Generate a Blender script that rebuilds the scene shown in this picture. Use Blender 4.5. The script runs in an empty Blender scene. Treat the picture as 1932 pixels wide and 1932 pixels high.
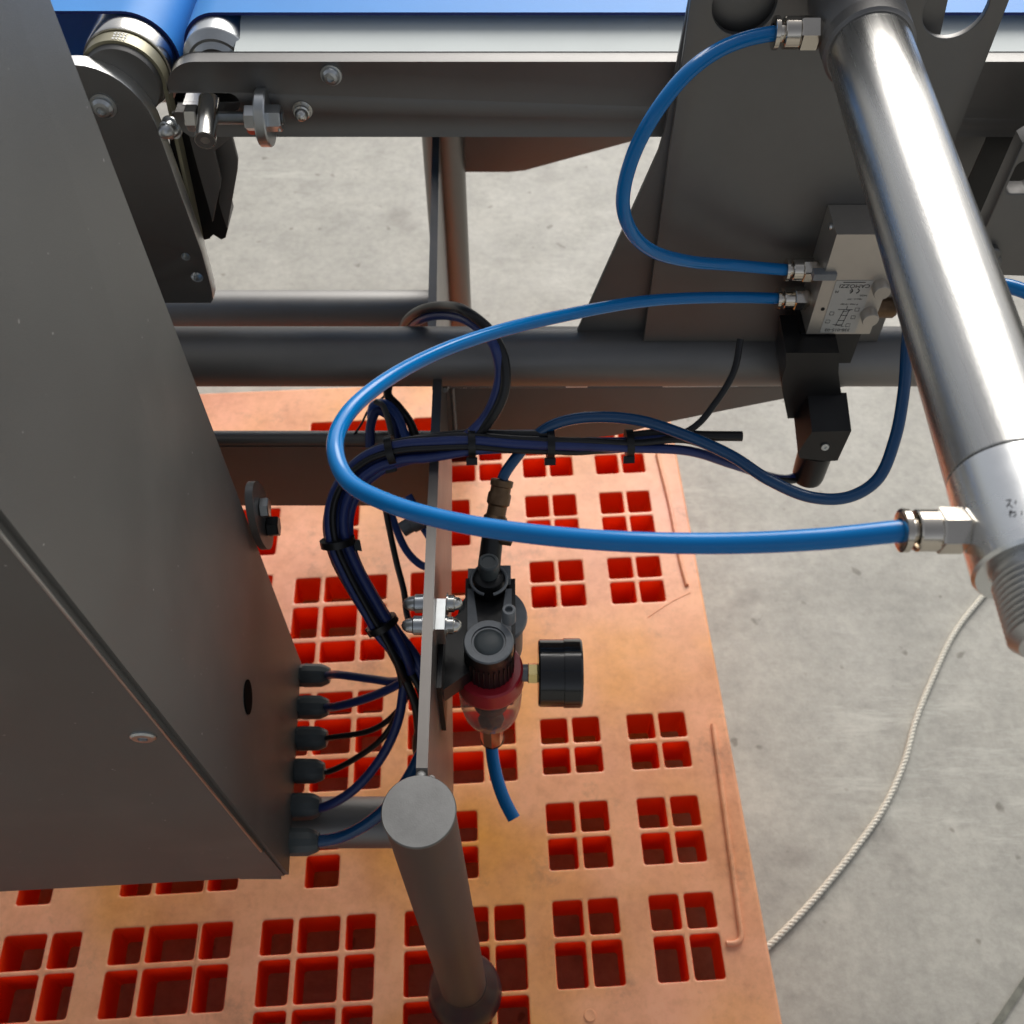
import bpy, bmesh, math, random
from mathutils import Vector, Matrix
random.seed(7)
sc = bpy.context.scene
C = sc.collection

# ------------------------------------------------------------------ camera
CAMZ = 1.34
PITCH = math.radians(37.0)
F_ = Vector((0, math.sin(PITCH), -math.cos(PITCH)))
D_ = Vector((0, -math.cos(PITCH), -math.sin(PITCH)))
CAM = Vector((0, 0, CAMZ))
cd = bpy.data.cameras.new("camera"); cam = bpy.data.objects.new("camera", cd); C.objects.link(cam)
cam.location = CAM; cam.rotation_euler = (PITCH, 0, 0)
cd.sensor_width = 36; cd.lens = 36 * 1936 / 1932
cd.clip_start = 0.02; cd.clip_end = 500
cd.dof.use_dof = True; cd.dof.focus_distance = 0.66; cd.dof.aperture_fstop = 15
sc.camera = cam

# ------------------------------------------------------------------ sky and sun
SUN_EL, SUN_AZ = math.radians(36), math.radians(15)     # azimuth from +Y towards +X
w = bpy.data.worlds.new("World"); sc.world = w; w.use_nodes = True
nt = w.node_tree; nt.nodes.clear()
sky = nt.nodes.new('ShaderNodeTexSky'); sky.sky_type = 'NISHITA'; sky.sun_disc = False
sky.sun_elevation = SUN_EL; sky.sun_rotation = SUN_AZ
sky.air_density = 1.0; sky.dust_density = 4.0; sky.ozone_density = 1.0
hs = nt.nodes.new('ShaderNodeHueSaturation'); hs.inputs['Saturation'].default_value = 0.3
bg = nt.nodes.new('ShaderNodeBackground'); bg.inputs['Strength'].default_value = 0.11
wo = nt.nodes.new('ShaderNodeOutputWorld')
nt.links.new(sky.outputs[0], hs.inputs['Color']); nt.links.new(hs.outputs[0], bg.inputs['Color'])
nt.links.new(bg.outputs[0], wo.inputs['Surface'])
sl = bpy.data.lights.new("sun", 'SUN'); so = bpy.data.objects.new("sun", sl); C.objects.link(so)
sl.energy = 2.4; sl.angle = math.radians(46); sl.color = (1.0, 0.965, 0.91)
sd = Vector((math.sin(SUN_AZ) * math.cos(SUN_EL), math.cos(SUN_AZ) * math.cos(SUN_EL), math.sin(SUN_EL)))
so.rotation_euler = sd.to_track_quat('Z', 'Y').to_euler()
sc.view_settings.view_transform = 'Standard'; sc.view_settings.look = 'None'
sc.view_settings.exposure = 0.18; sc.view_settings.gamma = 1.0

# ------------------------------------------------------------------ geometry helpers
def ray(u, v):                                           # u, v on a 1932 px square photograph
    return F_ + D_ * ((v - 966) / 1936) + Vector(((u - 966) / 1936, 0, 0))
def pd(u, v, d): return CAM + ray(u, v) * d
def pz(u, v, Z):
    r = ray(u, v); return CAM + r * (Z / r.z)
def py(u, v, Y):
    r = ray(u, v); return CAM + r * (Y / r.y)
def px(u, v, X):
    r = ray(u, v); return CAM + r * (X / r.x)
def crop(ox, oy, s):
    return lambda x, y: ((ox + x / s) / 1.5487, (oy + y / s) / 1.5487)
def W(x, y, Z): return Vector((x, y, CAMZ + Z))          # Z measured from the camera's height

def empty(name, loc, label, cat, group=None):
    o = bpy.data.objects.new(name, None); o.empty_display_size = .02
    C.objects.link(o); o.location = loc; o['label'] = label; o['category'] = cat
    if group: o['group'] = group
    return o
def tag(o, label, cat, group=None):
    o['label'] = label; o['category'] = cat
    if group: o['group'] = group
    return o
def link(name, me, mats, parent=None, smooth=None):
    o = bpy.data.objects.new(name, me); C.objects.link(o)
    for m in (mats if isinstance(mats, (list, tuple)) else [mats]): me.materials.append(m)
    if smooth is not None:
        for p in me.polygons: p.use_smooth = True
        try: me.set_sharp_from_angle(angle=math.radians(smooth))
        except Exception: pass
    if parent is not None:
        o.parent = parent
        if parent.type == 'EMPTY': o.matrix_parent_inverse = Matrix.Translation(-Vector(parent.location))
    return o
def finish(name, bm, mats, parent=None, smooth=35, bevel=0):
    if bevel:
        es = [e for e in bm.edges if len(e.link_faces) == 2 and e.calc_face_angle(0) > math.radians(28)]
        try: bmesh.ops.bevel(bm, geom=es, offset=bevel, segments=2, profile=.5, affect='EDGES', clamp_overlap=True)
        except Exception: pass
    bmesh.ops.recalc_face_normals(bm, faces=bm.faces)
    me = bpy.data.meshes.new(name); bm.to_mesh(me); bm.free()
    return link(name, me, mats, parent, smooth)
def frame_of(ax):
    ax = Vector(ax).normalized()
    up = Vector((0, 0, 1)) if abs(ax.z) < .9 else Vector((0, 1, 0))
    a = ax.cross(up).normalized(); b = ax.cross(a).normalized()
    return a, b
def lathe(bm, o, ax, prof, seg=40, phase=0, seg_r=None):
    """prof: list of (distance along axis, radius)."""
    o = Vector(o); ax = Vector(ax).normalized(); a, b = frame_of(ax); rings = []
    for (h, r) in prof:
        if r <= 1e-6: rings.append([bm.verts.new(o + ax * h)])
        else: rings.append([bm.verts.new(o + ax * h + (a * math.cos(phase + 2 * math.pi * i / seg) + b * math.sin(phase + 2 * math.pi * i / seg)) * r) for i in range(seg)])
    for p, q in zip(rings, rings[1:]):
        for i in range(seg):
            j = (i + 1) % seg
            if len(p) == 1 and len(q) == 1: continue
            if len(p) == 1: bm.faces.new((p[0], q[i], q[j]))
            elif len(q) == 1: bm.faces.new((p[i], p[j], q[0]))
            else: bm.faces.new((p[i], p[j], q[j], q[i]))
    for e in (rings[0], rings[-1]):
        if len(e) > 2: bm.faces.new(e)
def rod(bm, p, q, r, seg=32, r2=None):
    p = Vector(p); q = Vector(q); L = (q - p).length
    lathe(bm, p, q - p, [(0, r), (L, r if r2 is None else r2)], seg)
def hexa(bm, c):
    """8 corners: bottom 4 then top 4 in the same turning order."""
    v = [bm.verts.new(Vector(p)) for p in c]
    for f in ((0, 1, 2, 3), (4, 5, 6, 7), (0, 1, 5, 4), (1, 2, 6, 5), (2, 3, 7, 6), (3, 0, 4, 7)): bm.faces.new([v[i] for i in f])
def boxb(bm, lo, hi):
    (x0, y0, z0), (x1, y1, z1) = lo, hi
    hexa(bm, [(x0, y0, z0), (x1, y0, z0), (x1, y1, z0), (x0, y1, z0), (x0, y0, z1), (x1, y0, z1), (x1, y1, z1), (x0, y1, z1)])
def spline(pts, n=10):
    P = [Vector(p) for p in pts]; P = [P[0] * 2 - P[1]] + P + [P[-1] * 2 - P[-2]]; out = []
    for i in range(1, len(P) - 2):
        p0, p1, p2, p3 = P[i - 1:i + 3]
        t0 = 0; t1 = t0 + max((p1 - p0).length, 1e-6) ** .5; t2 = t1 + max((p2 - p1).length, 1e-6) ** .5; t3 = t2 + max((p3 - p2).length, 1e-6) ** .5
        for k in range(n):
            t = t1 + (t2 - t1) * k / n
            A1 = p0 * ((t1 - t) / (t1 - t0)) + p1 * ((t - t0) / (t1 - t0)); A2 = p1 * ((t2 - t) / (t2 - t1)) + p2 * ((t - t1) / (t2 - t1)); A3 = p2 * ((t3 - t) / (t3 - t2)) + p3 * ((t - t2) / (t3 - t2))
            B1 = A1 * ((t2 - t) / (t2 - t0)) + A2 * ((t - t0) / (t2 - t0)); B2 = A2 * ((t3 - t) / (t3 - t1)) + A3 * ((t - t1) / (t3 - t1))
            out.append(B1 * ((t2 - t) / (t2 - t1)) + B2 * ((t - t1) / (t2 - t1)))
    out.append(P[-2]); return out
def sweep(bm, path, r, seg=14, hollow=False):
    n = len(path); T = [(path[min(i + 1, n - 1)] - path[max(i - 1, 0)]).normalized() for i in range(n)]
    a, _ = frame_of(T[0]); rings = []
    for i in range(n):
        a = (a - T[i] * a.dot(T[i])).normalized(); b = T[i].cross(a)
        rr = r(i / (n - 1)) if callable(r) else r
        rings.append([bm.verts.new(path[i] + (a * math.cos(2 * math.pi * k / seg) + b * math.sin(2 * math.pi * k / seg)) * rr) for k in range(seg)])
    for p, q in zip(rings, rings[1:]):
        for k in range(seg): bm.faces.new((p[k], p[(k + 1) % seg], q[(k + 1) % seg], q[k]))
    bm.faces.new(rings[0]); bm.faces.new(rings[-1])
def arc_pts(cx, cy, r, a0, a1, n):
    return [(cx + r * math.cos(math.radians(a0 + (a1 - a0) * i / n)), cy + r * math.sin(math.radians(a0 + (a1 - a0) * i / n))) for i in range(n + 1)]
def rrect(x0, y0, x1, y1, r, n=4):
    return arc_pts(x1 - r, y1 - r, r, 0, 90, n) + arc_pts(x0 + r, y1 - r, r, 90, 180, n) + arc_pts(x0 + r, y0 + r, r, 180, 270, n) + arc_pts(x1 - r, y0 + r, r, 270, 360, n)
def curve_mesh(loops, th, bev=0.0, res=2):
    """2D loops (outline plus holes) -> solid slab in XY, thickness th centred on z=0."""
    cu = bpy.data.curves.new("c", 'CURVE'); cu.dimensions = '2D'; cu.fill_mode = 'BOTH'
    cu.extrude = max(th / 2 - bev, 1e-5); cu.bevel_depth = bev; cu.bevel_resolution = res; cu.offset = -bev
    for lp in loops:
        s = cu.splines.new('POLY'); s.points.add(len(lp) - 1); s.use_cyclic_u = True
        for i, p in enumerate(lp): s.points[i].co = (p[0], p[1], 0, 1)
    o = bpy.data.objects.new("c", cu); C.objects.link(o)
    dg = bpy.context.evaluated_depsgraph_get(); dg.update()
    me = bpy.data.meshes.new_from_object(o.evaluated_get(dg))
    bpy.data.objects.remove(o); bpy.data.curves.remove(cu)
    b = bmesh.new(); b.from_mesh(me); bmesh.ops.remove_doubles(b, verts=b.verts, dist=1e-6); b.to_mesh(me); b.free()
    return me
def plate_xz(name, loops, yf, th, mats, parent, bev=.0006, smooth=35):
    """vertical plate facing -Y: loops in (x, z) world, front face at yf."""
    me = curve_mesh(loops, th, bev)
    # (x, z) drawn in XY then stood up: local z -> -Y
    M = Matrix(((1, 0, 0, 0), (0, 0, -1, yf + th / 2), (0, 1, 0, 0), (0, 0, 0, 1)))
    me.transform(M); me.name = name
    return link(name, me, mats, parent, smooth)
def xz(pts, Y): return [(lambda p: (p.x, p.z))(py(u, v, Y)) for (u, v) in pts]
def text_mesh(body, size):
    cu = bpy.data.curves.new("t", 'FONT'); cu.body = body; cu.size = size; cu.align_x = 'CENTER'; cu.align_y = 'CENTER'; cu.extrude = .00004
    o = bpy.data.objects.new("t", cu); C.objects.link(o)
    dg = bpy.context.evaluated_depsgraph_get(); dg.update()
    me = bpy.data.meshes.new_from_object(o.evaluated_get(dg))
    bpy.data.objects.remove(o); bpy.data.curves.remove(cu)
    return me

# ------------------------------------------------------------------ materials
def mat(name, col, rough=.5, metal=0.0, noise=0.0, nscale=40, bump=0.0, bscale=300, rvar=0.0, coat=0, trans=0, spec=.5, sub=0, stretch=None, ior=1.45, specks=False):
    m = bpy.data.materials.new(name); m.use_nodes = True; t = m.node_tree; b = t.nodes['Principled BSDF']
    b.inputs['Roughness'].default_value = rough; b.inputs['Metallic'].default_value = metal
    b.inputs['Base Color'].default_value = (*col, 1); b.inputs['Specular IOR Level'].default_value = spec
    b.inputs['Coat Weight'].default_value = coat; b.inputs['Coat Roughness'].default_value = .08
    b.inputs['Transmission Weight'].default_value = trans; b.inputs['IOR'].default_value = ior
    if sub: b.inputs['Subsurface Weight'].default_value = sub; b.inputs['Subsurface Radius'].default_value = (.02, .006, .002); b.inputs['Subsurface Scale'].default_value = .6
    tc = t.nodes.new('ShaderNodeTexCoord'); vec = tc.outputs['Object']
    if stretch:
        mp = t.nodes.new('ShaderNodeMapping'); mp.inputs['Scale'].default_value = stretch; t.links.new(vec, mp.inputs[0]); vec = mp.outputs[0]
    if noise or rvar:
        n = t.nodes.new('ShaderNodeTexNoise'); n.inputs['Scale'].default_value = nscale; n.inputs['Detail'].default_value = 6; n.inputs['Roughness'].default_value = .65
        t.links.new(vec, n.inputs['Vector'])
        if noise:
            r = t.nodes.new('ShaderNodeMapRange'); r.inputs['From Min'].default_value = .3; r.inputs['From Max'].default_value = .7
            r.inputs['To Min'].default_value = 1 - noise; r.inputs['To Max'].default_value = 1 + noise
            mx = t.nodes.new('ShaderNodeVectorMath'); mx.operation = 'SCALE'; mx.inputs[0].default_value = col
            t.links.new(n.outputs['Fac'], r.inputs['Value']); t.links.new(r.outputs[0], mx.inputs['Scale']); t.links.new(mx.outputs[0], b.inputs['Base Color'])
        if rvar:
            r2 = t.nodes.new('ShaderNodeMapRange'); r2.inputs['From Min'].default_value = .3; r2.inputs['From Max'].default_value = .7
            r2.inputs['To Min'].default_value = max(rough - rvar, .02); r2.inputs['To Max'].default_value = min(rough + rvar, 1)
            t.links.new(n.outputs['Fac'], r2.inputs['Value']); t.links.new(r2.outputs[0], b.inputs['Roughness'])
    if bump:
        n2 = t.nodes.new('ShaderNodeTexNoise'); n2.inputs['Scale'].default_value = bscale; n2.inputs['Detail'].default_value = 4
        t.links.new(vec, n2.inputs['Vector'])
        bp = t.nodes.new('ShaderNodeBump'); bp.inputs['Strength'].default_value = bump; bp.inputs['Distance'].default_value = .0006
        t.links.new(n2.outputs['Fac'], bp.inputs['Height']); t.links.new(bp.outputs[0], b.inputs['Normal'])
    if specks:                                              # settled dust specks and a few pale rub marks
        def nz(sc_, det, off):
            mp = t.nodes.new('ShaderNodeMapping'); mp.inputs['Location'].default_value = off; t.links.new(tc.outputs['Object'], mp.inputs[0])
            q = t.nodes.new('ShaderNodeTexNoise'); q.inputs['Scale'].default_value = sc_; q.inputs['Detail'].default_value = det; t.links.new(mp.outputs[0], q.inputs['Vector']); return q.outputs['Fac']
        src = b.inputs['Base Color'].links[0].from_socket
        def lay(src, f, a0, a1, colr, k):
            r = t.nodes.new('ShaderNodeMapRange'); r.inputs['From Min'].default_value = a0; r.inputs['From Max'].default_value = a1; r.inputs['To Max'].default_value = k
            t.links.new(f, r.inputs['Value']); x = t.nodes.new('ShaderNodeMix'); x.data_type = 'RGBA'; t.links.new(r.outputs[0], x.inputs[0]); t.links.new(src, x.inputs[6]); x.inputs[7].default_value = (*colr, 1); return x.outputs[2]
        src = lay(src, nz(240, 1, (0, 0, 0)), .785, .81, (.60, .60, .57), .6)
        src = lay(src, nz(6, 7, (3, 1, 2)), .56, .74, (.30, .29, .27), .28)
        t.links.new(src, b.inputs['Base Color'])
    return m
BLAST = mat("blasted_steel", (.175, .172, .168), .48, .82, .10, 9, .12, 2200, .05)
BLAST2 = mat("blasted_steel_tube", (.22, .215, .21), .50, .82, .10, 8, .10, 2000, .05)
POSTM = mat("shaded_post_steel", (.12, .118, .115), .5, .85, .12, 9, .10, 2000, .05)  # same steel as the frame, colour darkened for shade on the near side
WEBM = mat("plate_web_steel", (.19, .177, .167), .40, 1, .10, 12, .05, 1500, .06)
CAPM = mat("welded_cap_steel", (.225, .225, .222), .55, 1, .20, 34, .10, 900, .06)
PAINT = mat("grey_cabinet_steel", (.155, .155, .148), .52, .55, .08, 3.2, .25, 1700, .07, specks=True)
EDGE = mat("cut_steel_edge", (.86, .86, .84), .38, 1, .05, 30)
POLI = mat("polished_steel", (.60, .59, .56), .20, 1, .06, 60, 0, 300, .05)
NICK = mat("nickel_plated_brass", (.62, .57, .50), .13, 1, .05, 50)
BRASS = mat("brass", (.78, .62, .28), .20, 1, .05, 50)
ZINC = mat("zinc_steel", (.52, .54, .55), .30, 1, .08, 80)
ALU = mat("brushed_aluminium", (.46, .455, .44), .27, 1, .12, 14, .10, 500, .05, stretch=(10, .3, 10))
ALUCAP = mat("turned_aluminium", (.74, .75, .75), .26, 1, .04, 40, .03, 900, .04)
THREAD = mat("thread_steel", (.55, .55, .55), .34, 1, .08, 60)
ANOD = mat("grey_anodised_valve", (.52, .48, .43), .42, .75, .05, 40)
HOSE = mat("blue_polyurethane_hose", (.0, .165, .47), .16, 0, .05, 20, 0, 300, .04, coat=.12, spec=.38)
CABB = mat("blue_cable_sheath", (.022, .040, .16), .33, 0, .12, 50, .05, 500)
CABL = mat("light_blue_cable", (.035, .095, .36), .35, 0, .08, 50)
CABK = mat("black_cable_sheath", (.012, .012, .014), .36, 0, .1, 50)
DHOSE = mat("dark_blue_hose", (.004, .060, .17), .22, 0, .08, 30, coat=.3)
BLK = mat("black_plastic", (.007, .007, .008), .34, 0, .1, 60, .08, 700, .05)
BLKG = mat("black_gloss_plastic", (.010, .010, .011), .17, 0, 0, 30, coat=.3)
GREYP = mat("dark_grey_plastic", (.075, .088, .092), .42, 0, .08, 50, .1, 800)
GREYL = mat("grey_cast_plastic", (.20, .215, .23), .40, .1, .12, 90, .1, 900)
REDP = mat("red_plastic_ring", (.42, .016, .030), .30, 0, .08, 60, coat=.2)
CLEAR = bpy.data.materials.new("smoked_clear_bowl"); CLEAR.use_nodes = True
_t = CLEAR.node_tree; _p = _t.nodes['Principled BSDF']; _p.inputs['Base Color'].default_value = (.35, .25, .23, 1); _p.inputs['Roughness'].default_value = .1
_tr = _t.nodes.new('ShaderNodeBsdfTransparent'); _tr.inputs['Color'].default_value = (.90, .84, .82, 1); _mx = _t.nodes.new('ShaderNodeMixShader'); _fr = _t.nodes.new('ShaderNodeLayerWeight'); _fr.inputs['Blend'].default_value = .28
_t.links.new(_fr.outputs['Facing'], _mx.inputs[0]); _t.links.new(_tr.outputs[0], _mx.inputs[1]); _t.links.new(_p.outputs[0], _mx.inputs[2]); _t.links.new(_mx.outputs[0], _t.nodes['Material Output'].inputs['Surface'])
BELT = mat("blue_belt", (.04, .25, .66), .50, 0, .04, 30, .06, 600, spec=.3)
BELTE = mat("dark_blue_belt_edge", (.006, .02, .16), .45)
SLIDE = mat("pale_slider_bed", (.64, .69, .68), .62, 0, .03, 20)
RIB = mat("ribbed_beige_ring", (.30, .28, .19), .34, .35, .08, 40)
HOLEM = mat("hole_shade", (.004, .004, .004), .9, spec=.05)
LABEL = mat("valve_label", (.46, .45, .42), .40, 0, .03, 60)
INK = mat("black_ink", (.01, .01, .01), .6)
WHITE = mat("white_mark", (.75, .76, .74), .5)
ORNG = mat("orange_paint_dot", (.75, .10, .05), .5)
FOOT = mat("rubber_foot", (.018, .022, .027), .33, 0, .1, 30)
ROPE = mat("off_white_rope", (.68, .65, .56), .8, 0, .14, 400, .4, 900)
RUSTB = mat("sintered_bronze", (.17, .105, .06), .36, .8, .2, 200, .3, 1500)

def floor_material():
    m = bpy.data.materials.new("worn_concrete"); m.use_nodes = True; t = m.node_tree; N = t.nodes.new; L = t.links.new
    b = t.nodes['Principled BSDF']; tc = N('ShaderNodeTexCoord')
    def noise(sc_, det, rg, off=(0, 0, 0), stretch=(1, 1, 1), rot=0):
        mp = N('ShaderNodeMapping'); mp.inputs['Location'].default_value = off; mp.inputs['Scale'].default_value = stretch; mp.inputs['Rotation'].default_value = (0, 0, rot)
        L(tc.outputs['Object'], mp.inputs[0]); n = N('ShaderNodeTexNoise'); n.inputs['Scale'].default_value = sc_; n.inputs['Detail'].default_value = det; n.inputs['Roughness'].default_value = rg
        L(mp.outputs[0], n.inputs['Vector']); return n.outputs['Fac']
    def ramp(f, a, c, b_, d):
        r = N('ShaderNodeValToRGB'); r.color_ramp.elements[0].position = a; r.color_ramp.elements[0].color = (*c, 1)
        r.color_ramp.elements[1].position = b_; r.color_ramp.elements[1].color = (*d, 1); L(f, r.inputs[0]); return r.outputs[0]
    def mul(a, b_, f=1.0, mode='MULTIPLY'):
        x = N('ShaderNodeMix'); x.data_type = 'RGBA'; x.blend_type = mode
        if isinstance(f, bpy.types.NodeSocket): L(f, x.inputs[0])
        else: x.inputs[0].default_value = f
        L(a, x.inputs[6]); L(b_, x.inputs[7]) if isinstance(b_, bpy.types.NodeSocket) else None
        if not isinstance(b_, bpy.types.NodeSocket): x.inputs[7].default_value = (*b_, 1)
        return x.outputs[2]
    base = ramp(noise(2.1, 6, .6), .30, (.325, .314, .280), .72, (.415, .400, .352))
    c = mul(base, ramp(noise(11, 8, .7, (3, 1, 0)), .30, (.80, .80, .80), .66, (1.10, 1.10, 1.09)))
    c = mul(c, ramp(noise(60, 6, .75, (1, 9, 0)), .28, (.80, .80, .80), .60, (1.06, 1.06, 1.06)))
    spots = ramp(noise(7.5, 3, .45, (8, 2, 0)), .63, (1, 1, 1), .74, (.74, .72, .72)); c = mul(c, spots)
    pits = ramp(noise(34, 2, .4, (2, 5, 0)), .70, (1, 1, 1), .76, (.55, .53, .5)); c = mul(c, pits)
    scr = ramp(noise(16, 7, .8, (0, 0, 0), (.35, 2.2, 1), .6), .50, (0, 0, 0), .66, (1, 1, 1))
    msk = ramp(noise(1.7, 2, .5, (.55, .35, 0)), .50, (0, 0, 0), .60, (1, 1, 1))
    k = mul(scr, msk); k = mul(k, (.62, .62, .62)); c = mul(c, (.52, .51, .45), k, 'MIX')
    L(c, b.inputs['Base Color'])
    rr = N('ShaderNodeMapRange'); rr.inputs['To Min'].default_value = .42; rr.inputs['To Max'].default_value = .72
    L(noise(9, 5, .6, (4, 4, 0)), rr.inputs['Value']); L(rr.outputs[0], b.inputs['Roughness'])
    bp = N('ShaderNodeBump'); bp.inputs['Strength'].default_value = .25; bp.inputs['Distance'].default_value = .002
    L(noise(90, 8, .7), bp.inputs['Height']); L(bp.outputs[0], b.inputs['Normal'])
    return m
FLOOR = floor_material()
def pallet_material(top):
    m = bpy.data.materials.new("worn_orange_plastic" if top else "red_bounce_orange_plastic"); m.use_nodes = True; t = m.node_tree; N = t.nodes.new; L = t.links.new
    b = t.nodes['Principled BSDF']; out = t.nodes['Material Output']; tc = N('ShaderNodeTexCoord')
    b.inputs['Roughness'].default_value = .36 if top else .38
    def noise(s, d, r, off=(0, 0, 0)):
        mp = N('ShaderNodeMapping'); mp.inputs['Location'].default_value = off; L(tc.outputs['Object'], mp.inputs[0])
        n = N('ShaderNodeTexNoise'); n.inputs['Scale'].default_value = s; n.inputs['Detail'].default_value = d; n.inputs['Roughness'].default_value = r; L(mp.outputs[0], n.inputs['Vector']); return n.outputs['Fac']
    def ramp(f, st):
        r = N('ShaderNodeValToRGB'); e = r.color_ramp.elements
        e[0].position, e[0].color = st[0][0], (*st[0][1], 1); e[1].position, e[1].color = st[-1][0], (*st[-1][1], 1)
        for p, c in st[1:-1]: x = e.new(p); x.color = (*c, 1)
        L(f, r.inputs[0]); return r.outputs[0]
    def mul(a, b_, f=1.0, mode='MULTIPLY'):
        x = N('ShaderNodeMix'); x.data_type = 'RGBA'; x.blend_type = mode
        if isinstance(f, bpy.types.NodeSocket): L(f, x.inputs[0])
        else: x.inputs[0].default_value = f
        L(a, x.inputs[6])
        if isinstance(b_, bpy.types.NodeSocket): L(b_, x.inputs[7])
        else: x.inputs[7].default_value = (*b_, 1)
        return x.outputs[2]
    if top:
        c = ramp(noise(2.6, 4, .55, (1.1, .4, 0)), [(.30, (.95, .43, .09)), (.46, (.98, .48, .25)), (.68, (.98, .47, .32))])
        c = mul(c, ramp(noise(7, 8, .7, (3, 3, 0)), [(.34, (.80, .74, .68)), (.60, (1.06, 1.06, 1.06))]))
        dirt = ramp(noise(13, 9, .75, (7, 1, 0)), [(.56, (0, 0, 0)), (.74, (.60, .60, .60))]); c = mul(c, (.26, .17, .11), dirt, 'MIX')
        fine = ramp(noise(70, 6, .8, (0, 2, 0)), [(.30, (.86, .84, .82)), (.55, (1, 1, 1))]); c = mul(c, fine)
        L(c, b.inputs['Base Color'])
        bp = N('ShaderNodeBump'); bp.inputs['Strength'].default_value = .18; bp.inputs['Distance'].default_value = .0015
        L(noise(55, 8, .7), bp.inputs['Height']); L(bp.outputs[0], b.inputs['Normal'])
        tr = N('ShaderNodeBsdfTranslucent'); tr.inputs['Color'].default_value = (1, .20, .03, 1)
        mx = N('ShaderNodeMixShader'); mx.inputs[0].default_value = .15
        L(b.outputs[0], mx.inputs[1]); L(tr.outputs[0], mx.inputs[2]); L(mx.outputs[0], out.inputs['Surface'])
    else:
        b.inputs['Base Color'].default_value = (.88, .060, .008, 1)  # same plastic as the deck, red bounced light put into the wall colour
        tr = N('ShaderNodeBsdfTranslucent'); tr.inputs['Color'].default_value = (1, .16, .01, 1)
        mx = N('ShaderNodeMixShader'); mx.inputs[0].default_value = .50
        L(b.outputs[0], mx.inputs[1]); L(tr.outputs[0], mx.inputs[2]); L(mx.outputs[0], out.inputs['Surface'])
    return m
PTOP, PSIDE = pallet_material(True), pallet_material(False)

# ------------------------------------------------------------------ the setting
bm = bmesh.new(); bmesh.ops.create_grid(bm, x_segments=8, y_segments=8, size=60)
fl = finish("concrete_floor", bm, FLOOR, None, None); fl['kind'] = 'structure'
ja = pz(1880, 1932, -CAMZ); jb = pz(1975, 1790, -CAMZ); dj = (jb - ja).normalized(); nj = Vector((dj.y, -dj.x, 0))
bm = bmesh.new(); A = ja - dj * 8; B = jb + dj * 8
vs = [bm.verts.new(p + Vector((0, 0, .003))) for p in (A - nj * .004, A + nj * .004, B + nj * .004, B - nj * .004)]; bm.faces.new(vs)
JM = mat("joint_filler", (.15, .15, .125), .9, 0, .35, 60, .4, 200)
jo = finish("floor_joint", bm, JM, None, None); jo['kind'] = 'structure'

# ------------------------------------------------------------------ orange pallet
PZ = CAMZ - 1.17
def pal(a, b):                                            # pallet coordinates -> world xy
    x = (a - .045 * b) / (1 + .045 * .06); return (x, b + .06 * x)
pallet = empty("plastic_pallet", (*pal(-.2, .6), 0), "orange plastic pallet with square openings standing on the grey concrete floor", "pallet")
colsD = [(-.259, -.226), (-.219, -.1746), (-.167, -.136)]; colsC = [(-.103, -.060), (-.053, -.012), (-.0045, .028)]
colsE = [(-.4215, -.388), (-.382, -.330), (-.3245, -.292)]; colsF = [(-.584, -.5445), (-.5377, -.4926), (-.486, -.455)]; colsG = [(-.7465, -.713), (-.707, -.655), (-.6495, -.617)]
colsA = [(.060, .0925), (.0995, .132)]; colsB = [(.1675, .200), (.207, .239)]
groups = []
for cols in (colsF, colsD, colsC):
    groups += [(cols, [(.210, .243), (.249, .294), (.300, .336)]), (cols, [(.481, .520), (.528, .573), (.580, .610)]),
               (cols, [(.654, .684), (.692, .738), (.746, .785)]), (cols, [(.942, .972), (.980, 1.022), (1.030, 1.070)]), (cols, [(.03, .065), (.072, .11), (.117, .15)])]
    mid = [(cols[1][0] + .003, cols[1][0] + .040)]
    if cols is colsC: mid = [(-.058, -.0215)]
    groups += [(mid, [(.369, .404), (.411, .446)]), (mid, [(.828, .864), (.871, .907)])]
for cols in (colsE, colsG, colsA, colsB):
    rows = [[(.247, .293), (.300, .337)], [(.372, .407), (.414, .449)], [(.486, .518), (.525, .557)], [(.720, .753), (.760, .793)], [(.828, .864), (.871, .908)], [(.944, .979), (.986, 1.02)], [(.12, .155), (.162, .198)]]
    if cols in (colsE, colsG): rows.append([(.60, .632), (.639, .672)])
    for r in rows: groups.append((cols, r))
bm = bmesh.new(); DX0, DX1, DY0, DY1, ZB_ = -.80, .287, -.06, 1.14, .012
MG = .0030; holes = [(a0, a1, b0, b1) for cols, rows in groups for (a0, a1) in cols for (b0, b1) in rows]
ca = sorted({round(x, 5) for h in holes for x in (h[0] - MG, h[1] + MG)} | {DX0, DX1}); cb_ = sorted({round(x, 5) for h in holes for x in (h[2] - MG, h[3] + MG)} | {DY0, DY1})
def merge(c): return [c[0]] + [y for x, y in zip(c, c[1:]) if y - x > 1e-6]
ca, cb_ = merge(ca), merge(cb_)
vcache = {}
def V(a, b, z):
    k = (round(a, 5), round(b, 5), round(z, 5))
    if k not in vcache: x, y = pal(a, b); vcache[k] = bm.verts.new((x, y, z))
    return vcache[k]
for i in range(len(ca) - 1):
    for j in range(len(cb_) - 1):
        ma, mb = (ca[i] + ca[i + 1]) / 2, (cb_[j] + cb_[j + 1]) / 2
        if any(h[0] - MG < ma < h[1] + MG and h[2] - MG < mb < h[3] + MG for h in holes): continue
        for z in (PZ,):
            bm.faces.new((V(ca[i], cb_[j], z), V(ca[i + 1], cb_[j], z), V(ca[i + 1], cb_[j + 1], z), V(ca[i], cb_[j + 1], z)))
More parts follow.
